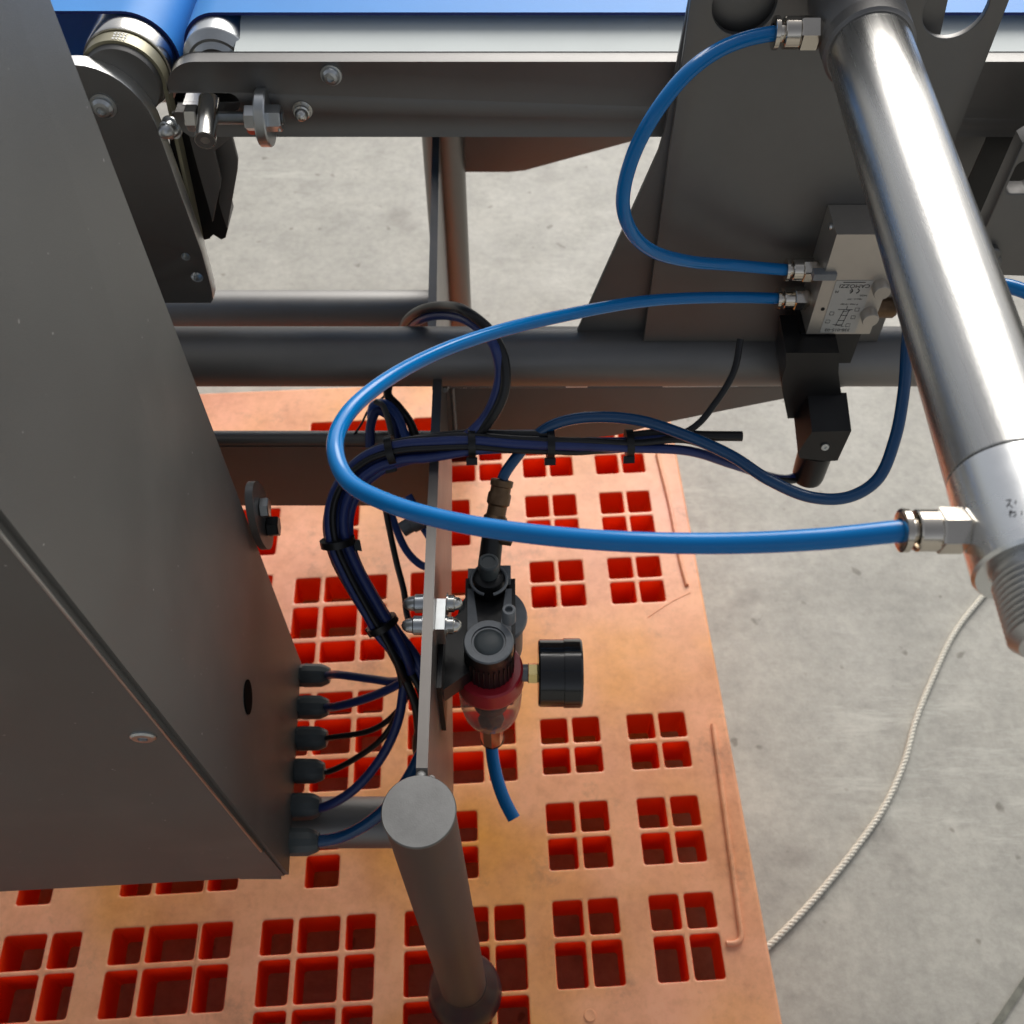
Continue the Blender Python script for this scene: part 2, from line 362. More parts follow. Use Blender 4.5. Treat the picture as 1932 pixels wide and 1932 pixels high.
for (a0, a1, b0, b1) in holes:
    q = [V(a1 + MG, b1 + MG, PZ), V(a0 - MG, b1 + MG, PZ), V(a0 - MG, b0 - MG, PZ), V(a1 + MG, b0 - MG, PZ)]; nn = 4
    def loop(e, r, z): return [V(a, b, z) for a, b in rrect(a0 - e, b0 - e, a1 + e, b1 + e, r, nn)]
    l0 = loop(.0016, .0046, PZ); l1 = loop(.0007, .0038, PZ - .0005); l2 = loop(0, .0032, PZ - .0016); l3 = loop(0, .0032, PZ - .055)
    m = len(l0); g = nn + 1
    for c in range(4):
        for k in range(nn): bm.faces.new((q[c], l0[c * g + k], l0[c * g + k + 1]))
        bm.faces.new((q[c], l0[c * g + nn], l0[((c + 1) * g) % m], q[(c + 1) % 4]))
    for p_, r_ in ((l0, l1), (l1, l2), (l2, l3)):
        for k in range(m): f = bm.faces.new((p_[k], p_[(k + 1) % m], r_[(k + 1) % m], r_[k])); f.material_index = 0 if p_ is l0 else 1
# outer rounded edge and skirt
ol = [rrect(DX0 - e, DY0 - e, DX1 + e, DY1 + e, .004 + e, 3) for e in (0, .0028, .004, .004)]
OV = [[V(a, b, z) for a, b in l] for l, z in zip(ol, (PZ, PZ - .001, PZ - .004, ZB_))]
sq = [V(DX1, DY1, PZ), V(DX0, DY1, PZ), V(DX0, DY0, PZ), V(DX1, DY0, PZ)]
m = len(ol[0])
for p_, r_ in zip(OV[:1] + OV[1:], OV[1:]):
    for k in range(m):
        try: bm.faces.new((p_[k], p_[(k + 1) % m], r_[(k + 1) % m], r_[k]))
        except Exception: pass
bmesh.ops.recalc_face_normals(bm, faces=bm.faces)
me = bpy.data.meshes.new("pallet_deck"); bm.to_mesh(me); bm.free()
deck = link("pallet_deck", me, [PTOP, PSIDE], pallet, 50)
# raised ribs along the right border of the deck
def rib(pts, name):
    bm = bmesh.new(); P = [Vector((*pal(a, b), PZ + (.0002 if name == "crease" else .0018))) for a, b in pts]; sweep(bm, spline(P, 6), .0006 if name == "crease" else .0030, 10)
    return finish(name, bm, PTOP, pallet, 60)
def ab(u, v):
    p = pz(u, v, -1.17); x, y = p.x, p.y; return (x * (1 + .045 * .06) + .045 * (y - .06 * x), y - .06 * x)
rib([ab(1345, 1368), ab(1372, 1570), ab(1392, 1720), ab(1397, 1772), ab(1388, 1780), ab(1370, 1781)], "raised_rib")
rib([ab(1240, 858), ab(1265, 960), ab(1284, 1060), ab(1296, 1105)], "raised_rib")
rib([ab(1222, 1165), ab(1268, 1135), ab(1303, 1118)], "crease")
bm = bmesh.new(); c = Vector((*pal(*ab(1113, 1916)), PZ + .0004)); lathe(bm, c, (0, 0, 1), [(0, .0065), (.0008, .0058), (.0006, .003), (.0002, .0)], 24)
finish("mould_mark", bm, PTOP, pallet, 40)
for (bx, by) in ((-.70, .0), (-.25, .0), (.20, .0), (-.70, .58), (-.25, .58), (.20, .58), (-.70, 1.02), (-.25, 1.02), (.20, 1.02)):
    pass

# ------------------------------------------------------------------ rope on the floor
rp = [(2100, 880), (1985, 975), (1905, 1062), (1862, 1115), (1800, 1195), (1757, 1285), (1727, 1360), (1705, 1440), (1668, 1522), (1622, 1590), (1560, 1668), (1500, 1735), (1438, 1795), (1380, 1840), (1300, 1890)]
path = spline([pz(u, v, -CAMZ + .004) for u, v in rp], 14)
bm = bmesh.new()
for k in range(3):                                          # three laid strands
    n = len(path); s = 0; pts = []; a, _ = frame_of(path[1] - path[0])
    for i in range(n):
        T = (path[min(i + 1, n - 1)] - path[max(i - 1, 0)]).normalized(); a = (a - T * a.dot(T)).normalized(); b = T.cross(a)
        pts.append((path[i], a.copy(), b.copy()))
    fine = []
    for i in range(n - 1):
        for q in range(5):
            f = q / 5; p = pts[i][0].lerp(pts[i + 1][0], f); aa = pts[i][1].lerp(pts[i + 1][1], f); bb = pts[i][2].lerp(pts[i + 1][2], f)
            if fine: s += (p - last).length
            last = p; ang = s / .019 * 2 * math.pi + k * 2.094
            fine.append(p + (aa * math.cos(ang) + bb * math.sin(ang)) * .0020)
    sweep(bm, fine, .0024, 6)
rope = finish("rope", bm, ROPE, None, 60); tag(rope, "off-white twisted rope lying in a curve on the concrete floor right of the pallet", "rope")

# ------------------------------------------------------------------ machine frame (welded)
fr = empty("machine_frame", (-.06, .245, PZ), "grey blasted steel machine frame of welded tubes, webs and a post on a round foot", "machine frame")
TY, TZ, TR = .66, -.646, .0265
bm = bmesh.new(); rod(bm, W(-.75, TY, TZ), W(.85, TY, TZ), TR, 48); finish("cross_tube", bm, BLAST2, fr, 40)
bm = bmesh.new(); rod(bm, W(-.9, .947, -.852), W(-.088, .947, -.852), TR, 48); finish("cross_tube", bm, BLAST2, fr, 40)
bm = bmesh.new(); rod(bm, W(-.75, 1.04, -.60), W(.85, 1.04, -.60), TR, 40); finish("cross_tube", bm, BLAST2, fr, 40)
bm = bmesh.new(); rod(bm, W(-.62, .362, -.985), W(-.062, .362, -.985), .0244, 48); finish("cross_tube", bm, BLAST2, fr, 40)
def web(name, pts, th, m):                                  # pts (x, y, z) polygon, thickness along x
    bm = bmesh.new(); a = [bm.verts.new(W(x - th / 2, y, z)) for x, y, z in pts]; b = [bm.verts.new(W(x + th / 2, y, z)) for x, y, z in pts]
    bm.faces.new(a); bm.faces.new(list(reversed(b)))
    for i in range(len(pts)): j = (i + 1) % len(pts); bm.faces.new((a[i], a[j], b[j], b[i]))
    return finish(name, bm, m, fr, 30, .0006)
web("side_web", [(-.0600, .275, -.648), (-.0655, .645, -.648), (-.0655, .645, -.67), (-.0660, .680, -.675), (-.0660, .680, -.82), (-.0640, .532, -.873), (-.0620, .407, -.965), (-.0600, .30, -1.012), (-.0600, .262, -1.012), (-.0600, .262, -.66)], .0078, WEBM)
web("side_web", [(-.073, .690, -.648), (-.0835, 1.010, -.648), (-.0835, 1.010, -.93), (-.073, .690, -.90)], .0078, WEBM)
bm = bmesh.new(); rod(bm, W(-.0775, 1.03, -.55), W(-.0775, 1.03, -1.30), .0238, 48); finish("rear_post", bm, WEBM, fr, 40)
bm = bmesh.new(); lathe(bm, W(-.0775, 1.03, -1.305), (0, 0, 1), [(-.03, .035), (-.02, .042), (0, .038), (.02, .0)], 32); finish("round_foot", bm, FOOT, fr, 50)
cap_c = pd(790, 1530, .664); foot_c = W(-.049, .2435, -1.129)
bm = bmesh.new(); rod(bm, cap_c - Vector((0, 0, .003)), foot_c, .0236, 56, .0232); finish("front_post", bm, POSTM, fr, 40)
bm = bmesh.new(); lathe(bm, cap_c, (0, 0, 1), [(-.0032, .0234), (-.0026, .0243), (-.0005, .0245), (.0006, .0238), (.0008, 0)], 64); finish("post_cap", bm, CAPM, fr, 50)
bm = bmesh.new(); lathe(bm, cap_c + Vector((0, .0245, -.001)), (0, .2, 1), [(-.003, .004), (.0005, .0035), (.0012, .002), (.0014, 0)], 14); finish("weld_bead", bm, CAPM, fr, 60)
bm = bmesh.new(); R = .0385; z0 = PZ + .0005; lathe(bm, Vector((foot_c.x, foot_c.y, z0)), (0, 0, 1), [(0, R * .80), (.006, R * .93), (.016, R), (.030, R * .97), (.043, R * .85), (.053, R * .64), (.058, .0235)], 56); finish("round_foot", bm, FOOT, fr, 60)
# lower cross channel left of the web
Yc = .645; zt = py(600, 843, Yc).z; zb = py(600, 954, Yc).z
bm = bmesh.new(); boxb(bm, (-.75, Yc, zb), (-.0695, Yc + .005, zt)); finish("cross_channel", bm, BLAST, fr, 30, .0006)
bm = bmesh.new(); rod(bm, Vector((-.75, Yc + .008, zt + .003)), Vector((-.0695, Yc + .008, zt + .003)), .0075, 24); finish("channel_lip", bm, BLAST, fr, 40)
# gusset under the near cross tube
Yg = .667
g1 = xz([(838, 733), (1600, 729), (1570, 734), (1478, 753), (1340, 780), (1255, 798), (1160, 822), (1000, 838), (838, 842)], Yg)
plate_xz("gusset_plate", [g1], Yg, .006, [BLAST], fr)
for (ua, ub) in ((846, 1108), (1250, 1392)):
    p = py(ua, 731, Yg + .001); q = py(ub, 731, Yg + .001); bm = bmesh.new(); boxb(bm, (p.x, Yg + .0003, p.z - .001), (q.x, Yg + .0052, p.z + .0018)); finish("gusset_edge", bm, EDGE, fr, 30, .0005)
Yr = 1.035
g2 = xz([(850, 150), (1290, 150), (1231, 257), (1177, 271), (990, 322), (960, 325), (850, 325)], Yr)
plate_xz("gusset_plate", [g2], Yr, .006, [BLAST], fr)
# big upright plate carrying cylinder and valve, and the brace plate behind it
YA = .652; XL, XR = .1135, .3160
h1 = py(1405, 8, YA); h2 = py(1804, 14, YA)
topz = CAMZ - .235
outer = [(XL, CAMZ - .6205), (XR, CAMZ - .6205), (XR, topz), (XL, topz)]
plate_xz("mounting_plate", [outer, arc_pts(h1.x, h1.z, .0205, 0, 345, 47), arc_pts(h2.x, h2.z, .0205, 0, 345, 47)], YA, .005, [BLAST], fr)
YB = .664
br_ = xz([(1083, 641), (1242, 288), (1252, 255), (1300, 0), (1312, -60), (1800, -60), (1789, 0), (1768, 95), (1560, 641)], YB)
plate_xz("brace_plate", [br_], YB, .005, [BLAST], fr)
def weld(p, q, n=None, r=.0022):
    p, q = Vector(p), Vector(q); L_ = (q - p).length; n = n or max(int(L_ / .0026), 3); bm = bmesh.new(); wr = random.Random(int(L_ * 1e5))
    pts = [p.lerp(q, i / n) + Vector((wr.uniform(-1, 1), wr.uniform(-1, 1), wr.uniform(-1, 1))) * .0003 for i in range(n + 1)]
    path = spline(pts, 4); sweep(bm, path, lambda f: r * (.82 + .22 * abs(math.sin(f * n * math.pi))), 9); return finish("weld_bead", bm, BLAST2, fr, 60)
weld(W(-.0600, .640, -.668), W(-.0600, .648, -.672), 3, .003)
weld(W(-.0555, .667, -.692), W(-.0555, .667, -.755)); weld(W(-.0605, .666, -.6905), W(.05, .666, -.6905), None, .0016)
weld(W(-.0552, .276, -.668), W(-.0552, .268, -.95), None, .0028)
weld(W(-.0725, Yc - .0005, -.765), W(-.0700, Yc - .0005, -.850), None, .0022)
ring_ = [W(-.0650, .362 + .0250 * math.cos(math.radians(a)), -.985 + .0250 * math.sin(math.radians(a))) for a in range(0, 361, 12)]
bm = bmesh.new(); sweep(bm, spline(ring_, 3), .0021, 8); finish("weld_bead", bm, BLAST2, fr, 60)
# bolts clamping through the web
def dome_nut(name, o, ax, r, parent, m=ZINC, length=None):
    L = length or r * 1.6; bm = bmesh.new(); lathe(bm, o, ax, [(0, r * 1.25), (r * .18, r * 1.25), (r * .2, r), (L * .45, r), (L * .5, r * .82), (L * .75, r * .72), (L * .93, r * .42), (L, 0)], 24); return finish(name, bm, m, parent, 38)
def hexnut(name, o, ax, r, h, parent, m=ZINC, hole=0, phase=0):
    bm = bmesh.new(); prof = [(0, r * .92), (h * .08, r), (h * .9, r), (h, r * .9)]
    if hole: prof += [(h, hole), (h * .25, hole * .95), (h * .25, 0)]
    lathe(bm, o, ax, prof, 6, phase); return finish(name, bm, m, parent, 20, r * .05)

# ------------------------------------------------------------------ conveyors
def polyplate(name, pts, Y, th, mats, parent, holes=(), bev=.0006):
    return plate_xz(name, [xz(pts, Y)] + [xz(h, Y) for h in holes], Y, th, mats, parent, bev)
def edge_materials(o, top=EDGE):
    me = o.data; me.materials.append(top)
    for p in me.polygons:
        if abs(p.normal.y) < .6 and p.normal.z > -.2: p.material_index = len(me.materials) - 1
YF = .68
cr = empty("belt_conveyor", W(.1, .70, -.44), "right-hand belt conveyor with a blue belt above a long grey side rail", "conveyor")
zT = CAMZ - .3823; zB = CAMZ - .4397
pA = py(312, 150, YF); sl0 = py(454, 193, YF)
xl = -.2452; zs1 = py(400, 174, YF).z; zs0 = py(400, 213, YF).z; rs = (zs1 - zs0) / 2
rail = [(.75, zT)] + arc_pts(xl + .024, zT - .024, .024, 90, 180, 10) + [(xl, zs1)] + [(sl0.x - rs, zs1)] + arc_pts(sl0.x - rs, (zs0 + zs1) / 2, rs, 90, -90, 8) + [(xl + .0, zs0), (xl + .0, zs0 - .012), (py(437, 257, YF).x - .03, zB), (.75, zB)]
o = plate_xz("side_rail", [rail], YF, .0135, [BLAST], cr); edge_materials(o)
rail2 = [(.75, zT)] + arc_pts(xl + .024, zT - .024, .024, 90, 180, 10) + [(xl, zB), (.75, zB)]
plate_xz("far_side_rail", [rail2], 1.20, .006, [BLAST], cr)
bm = bmesh.new(); a = py(459, 33, .745); hexa(bm, [W(-.197, YF + .0145, -.3905), W(.75, YF + .0145, -.3905), W(.75, .760, -.384), W(-.197, .760, -.384), W(-.197, YF + .0145, -.3845), W(.75, YF + .0145, -.3845), W(.75, .760, -.3765), W(-.197, .760, -.3765)]); finish("slider_bed", bm, SLIDE, cr, 30, .0008)
bm = bmesh.new(); p = pz(1224, 65, -.386)
def belt(parent, cx, zt, R, direction, x_end, y0, y1, name="belt", m=BELT):
    n = 24; prof = []
    for th, rr in ((.0, R), (-.0022, R - .0022)):
        pass
    pts = [(x_end, zt)]
    for i in range(n + 1):
        a = math.pi / 2 + direction * math.pi * i / n; pts.append((cx + R * math.cos(a), zt - R + R * math.sin(a)))
    pts.append((x_end, zt - 2 * R))
    inn = []
    r2 = R - .0022
    inn.append((x_end, zt - .0022))
    for i in range(n + 1):
        a = math.pi / 2 + direction * math.pi * i / n; inn.append((cx + r2 * math.cos(a), zt - R + r2 * math.sin(a)))
    inn.append((x_end, zt - 2 * R + .0022))
    bm = bmesh.new(); A = [[bm.verts.new((x, y, z)) for x, z in q] for y in (y0, y1) for q in (pts, inn)]
    o0, i0, o1, i1 = A
    for k in range(len(pts) - 1):
        bm.faces.new((o0[k], o0[k + 1], o1[k + 1], o1[k])); bm.faces.new((i0[k], i1[k], i1[k + 1], i0[k + 1]))
        f = bm.faces.new((o0[k], i0[k], i0[k + 1], o0[k + 1])); f.material_index = 1
        f = bm.faces.new((o1[k], o1[k + 1], i1[k + 1], i1[k])); f.material_index = 1
    bmesh.ops.recalc_face_normals(bm, faces=bm.faces)
    me = bpy.data.meshes.new(name); bm.to_mesh(me); bm.free(); return link(name, me, [m, BELTE], parent, 30)
ZBELT = CAMZ - .3715
belt(cr, -.2135, ZBELT, .0275, 1, .75, .728, 1.19)
bm = bmesh.new(); lathe(bm, (-.2135, .7015, ZBELT - .0275), (0, 1, 0), [(.020, .0), (.020, .0100), (0, .0105), (-.0005, .0115), (-.0005, .0150), (.0030, .0185), (.0032, .0205), (.0095, .0248), (.0105, .0252), (.5, .0252)], 48); finish("end_roller", bm, ZINC, cr, 12)
bm = bmesh.new(); rod(bm, (-.2135, .7030, ZBELT - .0275), (-.2135, .722, ZBELT - .0275), .0099, 24); finish("bore_shade_plug", bm, BLK, cr, 40)  # black plug colours in the shade inside the roller's bore
# crack mark on the slider bed
bm = bmesh.new(); P = [pz(u, v, -.3845 + (98 - v) / 60 * .0045) for u, v in ((1224, 50), (1228, 62), (1226, 78), (1229, 98))]; sweep(bm, spline(P, 4), .0003, 5); finish("scratch", bm, INK, cr, None)
bm = bmesh.new(); boxb(bm, (-.262, .745, CAMZ - .470), (-.190, .775, CAMZ - .404)); finish("dark_backing_box", bm, BLK, cr, 30, .001)  # black box added as a dark backdrop behind the rail slot
def socket_screw(o, r, parent, m=ZINC, name="screw"):
    bm = bmesh.new(); o = Vector(o); lathe(bm, o, (0, -1, 0), [(0, r * 1.25), (r * .18, r * 1.22), (r * .2, r), (r * .55, r * .97), (r * .85, r * .72), (r * .92, r * .42), (r * .6, r * .40), (r * .6, 0)], 28); return finish(name, bm, m, parent, 32)
socket_screw(py(625, 141, YF), .0062, cr)
dome_nut("dome_nut", py(571, 207, YF), (0, -1, 0), .0058, cr, POLI, .012)
# belt tensioner at the rail's left end
c6 = crop(450, 200, 3.513)
YT = YF - .012
pc = [py(*c6(570, y), YT) for y in (260, 700)]
bm = bmesh.new(); a0 = py(*c6(565, 330), YF + .002); a1 = py(*c6(525, 740), YF - .040)
rod(bm, a0, a1, .0074, 36); finish("tension_pin", bm, POLI, cr, 40)
bm = bmesh.new(); ax = (a1 - a0).normalized(); lathe(bm, a1 - ax * .0002, ax, [(0, .0066), (.0004, .0064), (.0003, .0030), (-.003, .0026), (-.003, 0)], 30); finish("pin_end", bm, BLAST, cr, 30)
zc = py(*c6(800, 510), YT).z
bm = bmesh.new(); x0 = py(*c6(420, 480), YT).x; x1 = py(*c6(1330, 500), YT).x; n = 70; prof = []
for i in range(n * 2 + 1): prof.append(((x1 - x0) * i / (2 * n), .0039 if i % 2 else .0046))
lathe(bm, (x0, YT, zc), (1, 0, 0), prof, 18); finish("tension_screw", bm, ZINC, cr, 20)
hexnut("screw_head", (py(*c6(330, 480), YT).x, YT, zc), (1, 0, 0), .0092, .0085, cr, POLI)
hexnut("lock_nut", (py(*c6(935, 480), YT).x, YT, zc), (1, 0, 0), .0090, .0085, cr, ZINC, phase=.3)
hexnut("lock_nut", (py(*c6(1150, 480), YT).x, YT, zc), (1, 0, 0), .0092, .0110, cr, ZINC, phase=.1)
xa = py(*c6(1020, 300), YT).x; xb = py(*c6(1140, 300), YT).x
bm = bmesh.new(); lathe(bm, (xa, YT + .004, zc - .002), (1, 0, 0), [(0, .0195), (.001, .0203), (xb - xa - .001, .0203), (xb - xa, .0195)], 32); finish("tension_lug", bm, ZINC, cr, 30)
bm = bmesh.new(); lathe(bm, py(*c6(1003, 640), YF - .0003), (0, -1, 0), [(0, .0035), (.0006, .003), (.0006, 0)], 16); finish("paint_dot", bm, ORNG, cr, 30)
bm = bmesh.new(); p = py(*c6(1270, 560), YT - .006); q = py(*c6(1290, 640), YT - .006); rod(bm, p, q, .0011, 8); finish("washer_tab", bm, ZINC, cr, 40)
# hanging scraper bracket and black housing under the tensioner
polyplate("hanger_bracket", [c6(x, y) for x, y in ((175, 462), (640, 462), (800, 700), (620, 850), (690, 1160), (600, 1580), (560, 1420), (440, 1000), (345, 640), (235, 540))], YF + .014, .004, [BLAST], cr)
polyplate("hanger_bracket", [c6(x, y) for x, y in ((700, 640), (800, 700), (860, 940), (855, 1050), (750, 1650), (700, 1500), (665, 1380), (690, 1160), (620, 850))], YF + .024, .004, [BLAST], cr)
polyplate("scraper_housing", [c6(x, y) for x, y in ((150, 470), (330, 640), (620, 900), (690, 1300), (760, 1640), (735, 1740), (690, 1760), (650, 1735), (610, 1710), (580, 1735), (575, 1750), (480, 1770), (440, 1640), (160, 800))], YF + .034, .03, [BLK], cr)
bm = bmesh.new(); boxb(bm, (xl + .004, YF + .010, zs0 - .004), (py(*c6(490, 400), YF).x, YF + .028, zs0 + .0005)); finish("lip_edge", bm, EDGE, cr, 30, .0006)
dome_nut("dome_nut", py(*c6(190, 600), YF + .004), (-.5, -1, .1), .0070, cr, ZINC, .014)

cl = empty("belt_conveyor", W(-.30, .70, -.44), "left-hand belt conveyor with a blue belt, ribbed roller and a long sloping-looking arm plate", "conveyor")
cl['label'] = "left-hand belt conveyor with a beige drive belt round its roller and a tall end plate"
belt(cl, -.281, ZBELT + .001, .0345, -1, -.9, .728, 1.19)
bm = bmesh.new(); zc2 = ZBELT - .0335
lathe(bm, (-.281, .698, zc2), (0, 1, 0), [(.012, .0300), (.0122, .0312), (.014, .0318), (.030, .0318), (.5, .0318)], 56); finish("end_roller", bm, POLI, cl, 30)
bm = bmesh.new(); z_lo = CAMZ - .585
def beltloop(r): return [(-.281 + r * math.cos(math.radians(a)), zc2 + r * math.sin(math.radians(a))) for a in range(0, 181, 6)] + [(-.281 + (r - .012) * math.cos(math.radians(a)), z_lo + (r - .012) * math.sin(math.radians(a))) for a in range(180, 361, 12)]
O, I = beltloop(.0298), beltloop(.0272); y0_, y1_ = .6965, .7085; A = [[bm.verts.new((x, y, z)) for x, z in q] for y in (y0_, y1_) for q in (O, I)]; m = len(O)
for k in range(m):
    l = (k + 1) % m
    bm.faces.new((A[0][k], A[0][l], A[2][l], A[2][k])); bm.faces.new((A[1][k], A[3][k], A[3][l], A[1][l])); bm.faces.new((A[0][k], A[1][k], A[1][l], A[0][l])); bm.faces.new((A[2][k], A[2][l], A[3][l], A[3][k]))
finish("drive_belt", bm, RIB, cl, 40)
bm = bmesh.new(); lathe(bm, (-.281, .6965, z_lo), (0, 1, 0), [(0, 0), (0, .0150), (.012, .0150), (.012, 0)], 32); finish("drive_pulley", bm, ZINC, cl, 30)
bm = bmesh.new(); lathe(bm, (-.281, .692, zc2), (0, 1, 0), [(0, .0), (0, .026), (.0035, .0275), (.0044, .0275), (.0045, .0)], 48); finish("roller_flange", bm, BLAST, cl, 30)
for k in range(4):                                          # printed chevrons round the ring
    for yy in (.6990, .7025, .7060):
        an = math.radians(88 - k * 4.6); c0 = Vector((-.281 + .0298 * math.cos(an), yy, zc2 + .0298 * math.sin(an))); tn = Vector((-math.sin(an), 0, math.cos(an)))
        nrm = Vector((math.cos(an), 0, math.sin(an)))
        if yy == .7025: bm = bmesh.new(); vs = [c0 + tn * a + Vector((0, b, 0)) for a, b in ((-.0009, -.0009), (-.0009, .0009), (.0007, .0009), (.0007, -.0009))]
        else: bm = bmesh.new(); vs = [c0 + tn * a + Vector((0, b, 0)) for a, b in ((.0014, 0), (-.0003, -.0015), (-.0012, -.0015), (.0, 0), (-.0012, .0015), (-.0003, .0015))]
        top = [bm.verts.new(v + nrm * .0004) for v in vs]; bm.faces.new(top); finish("chevron_mark", bm, WHITE, cl, None)
c1 = crop(0, 0, 1.932)
arm = xz([c1(395, 365)], YF)
ztl = py(138, 123, YF).z
pr = [py(*c1(x, y), YF) for x, y in ((1010, 1060), (1140, 1430), (1196, 1640), (1204, 1690), (1190, 1712))]
xr = py(*c1(905, 780), YF).x
armp = [(xr - .115, ztl), (xr - .045, ztl)] + [(xr - .045 + .045 * math.sin(math.radians(a)), ztl - .052 + .052 * math.cos(math.radians(a))) for a in range(10, 91, 10)] + [(p.x, p.z) for p in pr[1:]] + [(p.x - .10, pr[-1].z) for p in pr[-1:]] + [(xr - .115, ztl - .10)]
hole1 = py(*c1(1048, 1450), YF); hole2 = py(*c1(1112, 1566), YF)
o = plate_xz("end_plate", [armp, arc_pts(hole1.x, hole1.z, .0036, 0, 340, 17), arc_pts(hole2.x, hole2.z, .0050, 0, 340, 17)], YF, .0135, [BLAST], cl); edge_materials(o)
bm = bmesh.new(); lathe(bm, py(*c1(1085, 1530), YF + .012), (0, -1, 0), [(0, .004), (.010, .004), (.011, .003), (.0115, 0)], 16); finish("set_screw", bm, ZINC, cl, 30)
socket_screw(py(*c1(585, 595), YF), .0078, cl)

# ------------------------------------------------------------------ grey cabinet at left
cab = empty("control_cabinet", pd(300, 1500, .95), "large dark grey steel cabinet filling the left side, seen close, with cable glands", "cabinet")
Zb = -.93
X0 = -.207
c4 = crop(0, 1992, 1.932)
Ft = px(95, 0, X0); Nt = px(0, 990, X0)
bf = pz(568, 1250, Zb); bn = pz(545, 1650, Zb)
# corners of the right-hand wall: (far top, near top, near bottom, far bottom)
dT = (Ft - bf).normalized(); dN = (pd(0, 990, .40) - bn).normalized()
farT = pd(95, 0, .475); nearT = pd(0, 960, .40)
farT2 = bf + (farT - bf) * 1.25; nearT2 = bn + (nearT - bn) * 1.18
lw = (pz(0, 1680, Zb) - bn) * 1.9
th = .0
cb = lambda p: p
bm = bmesh.new()
hexa(bm, [bn, bf, bf + lw, bn + lw, nearT2, farT2, farT2 + lw, nearT2 + lw])
body = finish("cabinet_body", bm, PAINT, cab, 30, .004)
# front cover: a folded sheet set proud of the near face, with an angled lower return
nrm = (nearT2 - bn).cross(lw).normalized()
if nrm.y > 0: nrm = -nrm
q0 = bn.lerp(nearT2, .135); q1 = nearT2
bm = bmesh.new(); o_ = nrm * .0045; s = Vector((-.003, 0, 0))
a = [q0 + s, q1 + s, q1 + lw, q0 + lw]; hexa(bm, [p for p in a] + [p + o_ for p in a]); finish("front_cover", bm, PAINT, cab, 30, .0012)
bm = bmesh.new(); b0 = bn + Vector((-.004, .002, -.0)); a = [b0, bn.lerp(nearT2, .130) + s, bn.lerp(nearT2, .130) + lw, b0 + lw]
hexa(bm, [p + nrm * .0005 for p in a] + [p + o_ * .7 for p in a]); finish("lower_panel", bm, PAINT, cab, 30, .0012)
# pale rod painting the light on the seam edge between cover and side
bm = bmesh.new(); sweep(bm, [bn.lerp(nearT2, f) + nrm * .0047 + Vector((-.0035, 0, 0)) for f in (.14, .3, .5, .75, 1)], .0009, 8); finish("cover_edge_highlight", bm, ZINC, cab, 60)
def on_plane(u, v, p0, n):
    r = ray(u, v); return CAM + r * ((p0 - CAM).dot(n) / r.dot(n))
sc_p = on_plane(270, 1390, q0 + o_, nrm)
bm = bmesh.new(); lathe(bm, sc_p, nrm, [(-.001, .0078), (.0006, .0076), (.0016, .0062), (.0018, .003), (.0004, .0028), (.0004, 0)], 28); finish("cover_screw", bm, ZINC, cab, 30)
ns = (farT2 - bf).cross(bn - bf).normalized()
if ns.x < 0: ns = -ns
hp = on_plane(467, 1315, bf, ns)
bm = bmesh.new(); lathe(bm, hp + ns * .0002, ns, [(0, .0135), (.0007, .0135), (.0007, 0)], 28); finish("hole_shade_disc", bm, HOLEM, cab, None)  # black disc painted for the shade inside a hole, wall stays closed
hp = on_plane(466, 1290, bf, ns)
# oval mounting lug with nuts on the side wall
lp = on_plane(474, 975, bf, ns); dv = (farT2 - bf).normalized()
bm = bmesh.new(); n = 28; ya = Vector((0, 1, 0)); ring = []
for i in range(n):
    an = 2 * math.pi * i / n; ring.append(lp + dv * (.042 * math.sin(an)) + ya * (.020 * math.cos(an)))
a = [bm.verts.new(p + ns * .004) for p in ring]; b = [bm.verts.new(p + ns * .010) for p in ring]
bm.faces.new(a); bm.faces.new(b)
for i in range(n): j = (i + 1) % n; bm.faces.new((a[i], a[j], b[j], b[i]))
finish("mounting_lug", bm, BLAST, cab, 30, .0015)
hexnut("hex_nut", lp + ns * .0102 + dv * .012, ns, .0085, .007, cab, ZINC)
hexnut("hex_nut", lp + ns * .0102 - dv * .016, ns, .0090, .010, cab, BLK)
# bottom gland strip and the six glands
bm = bmesh.new(); a = [bn + Vector((-.012, 0.004, .002)), bf + Vector((-.012, -.002, .002)), bf + Vector((-.05, -.002, .002)), bn + Vector((-.05, .004, .002))]
hexa(bm, [p + Vector((0, 0, -.028)) for p in a] + a); finish("gland_panel", bm, PAINT, cab, 30, .001)
c2 = crop(800, 1750, 2.415)
GL = [(c2(295, 540), 0), (c2(285, 765), 1), (c2(272, 985), 2), (c2(250, 1215), 3), (c2(220, 1465), 4), (c2(200, 1715), 5)]
gl_ends = []
GZ = -.932
for (uv, k) in GL:
    p = pz(*uv, GZ); r = .0118 + .0008 * (k > 3); ln = .034 + .004 * (k == 5); x0 = p.x - ln * .55
    bm = bmesh.new(); lathe(bm, (x0 - .012, p.y, p.z), (1, 0, 0), [(0, r * .86), (.012, r * .86), (.0125, r), (.018, r)], 6, .26); g = finish("cable_gland", bm, GREYP, cab, 20, .0006)
    bm = bmesh.new(); n = 12; lathe(bm, (x0 + .006, p.y, p.z), (1, 0, 0), [(0, r * .98), (.002, r * 1.03), (ln * .55, r * 1.0), (ln * .72, r * .80), (ln * .80, r * .66), (ln * .80, r * .3)], n, .1); finish("gland_nut", bm, GREYP, g, 25, .0004)
    gl_ends.append(Vector((x0 + .006 + ln * .70, p.y, p.z)))

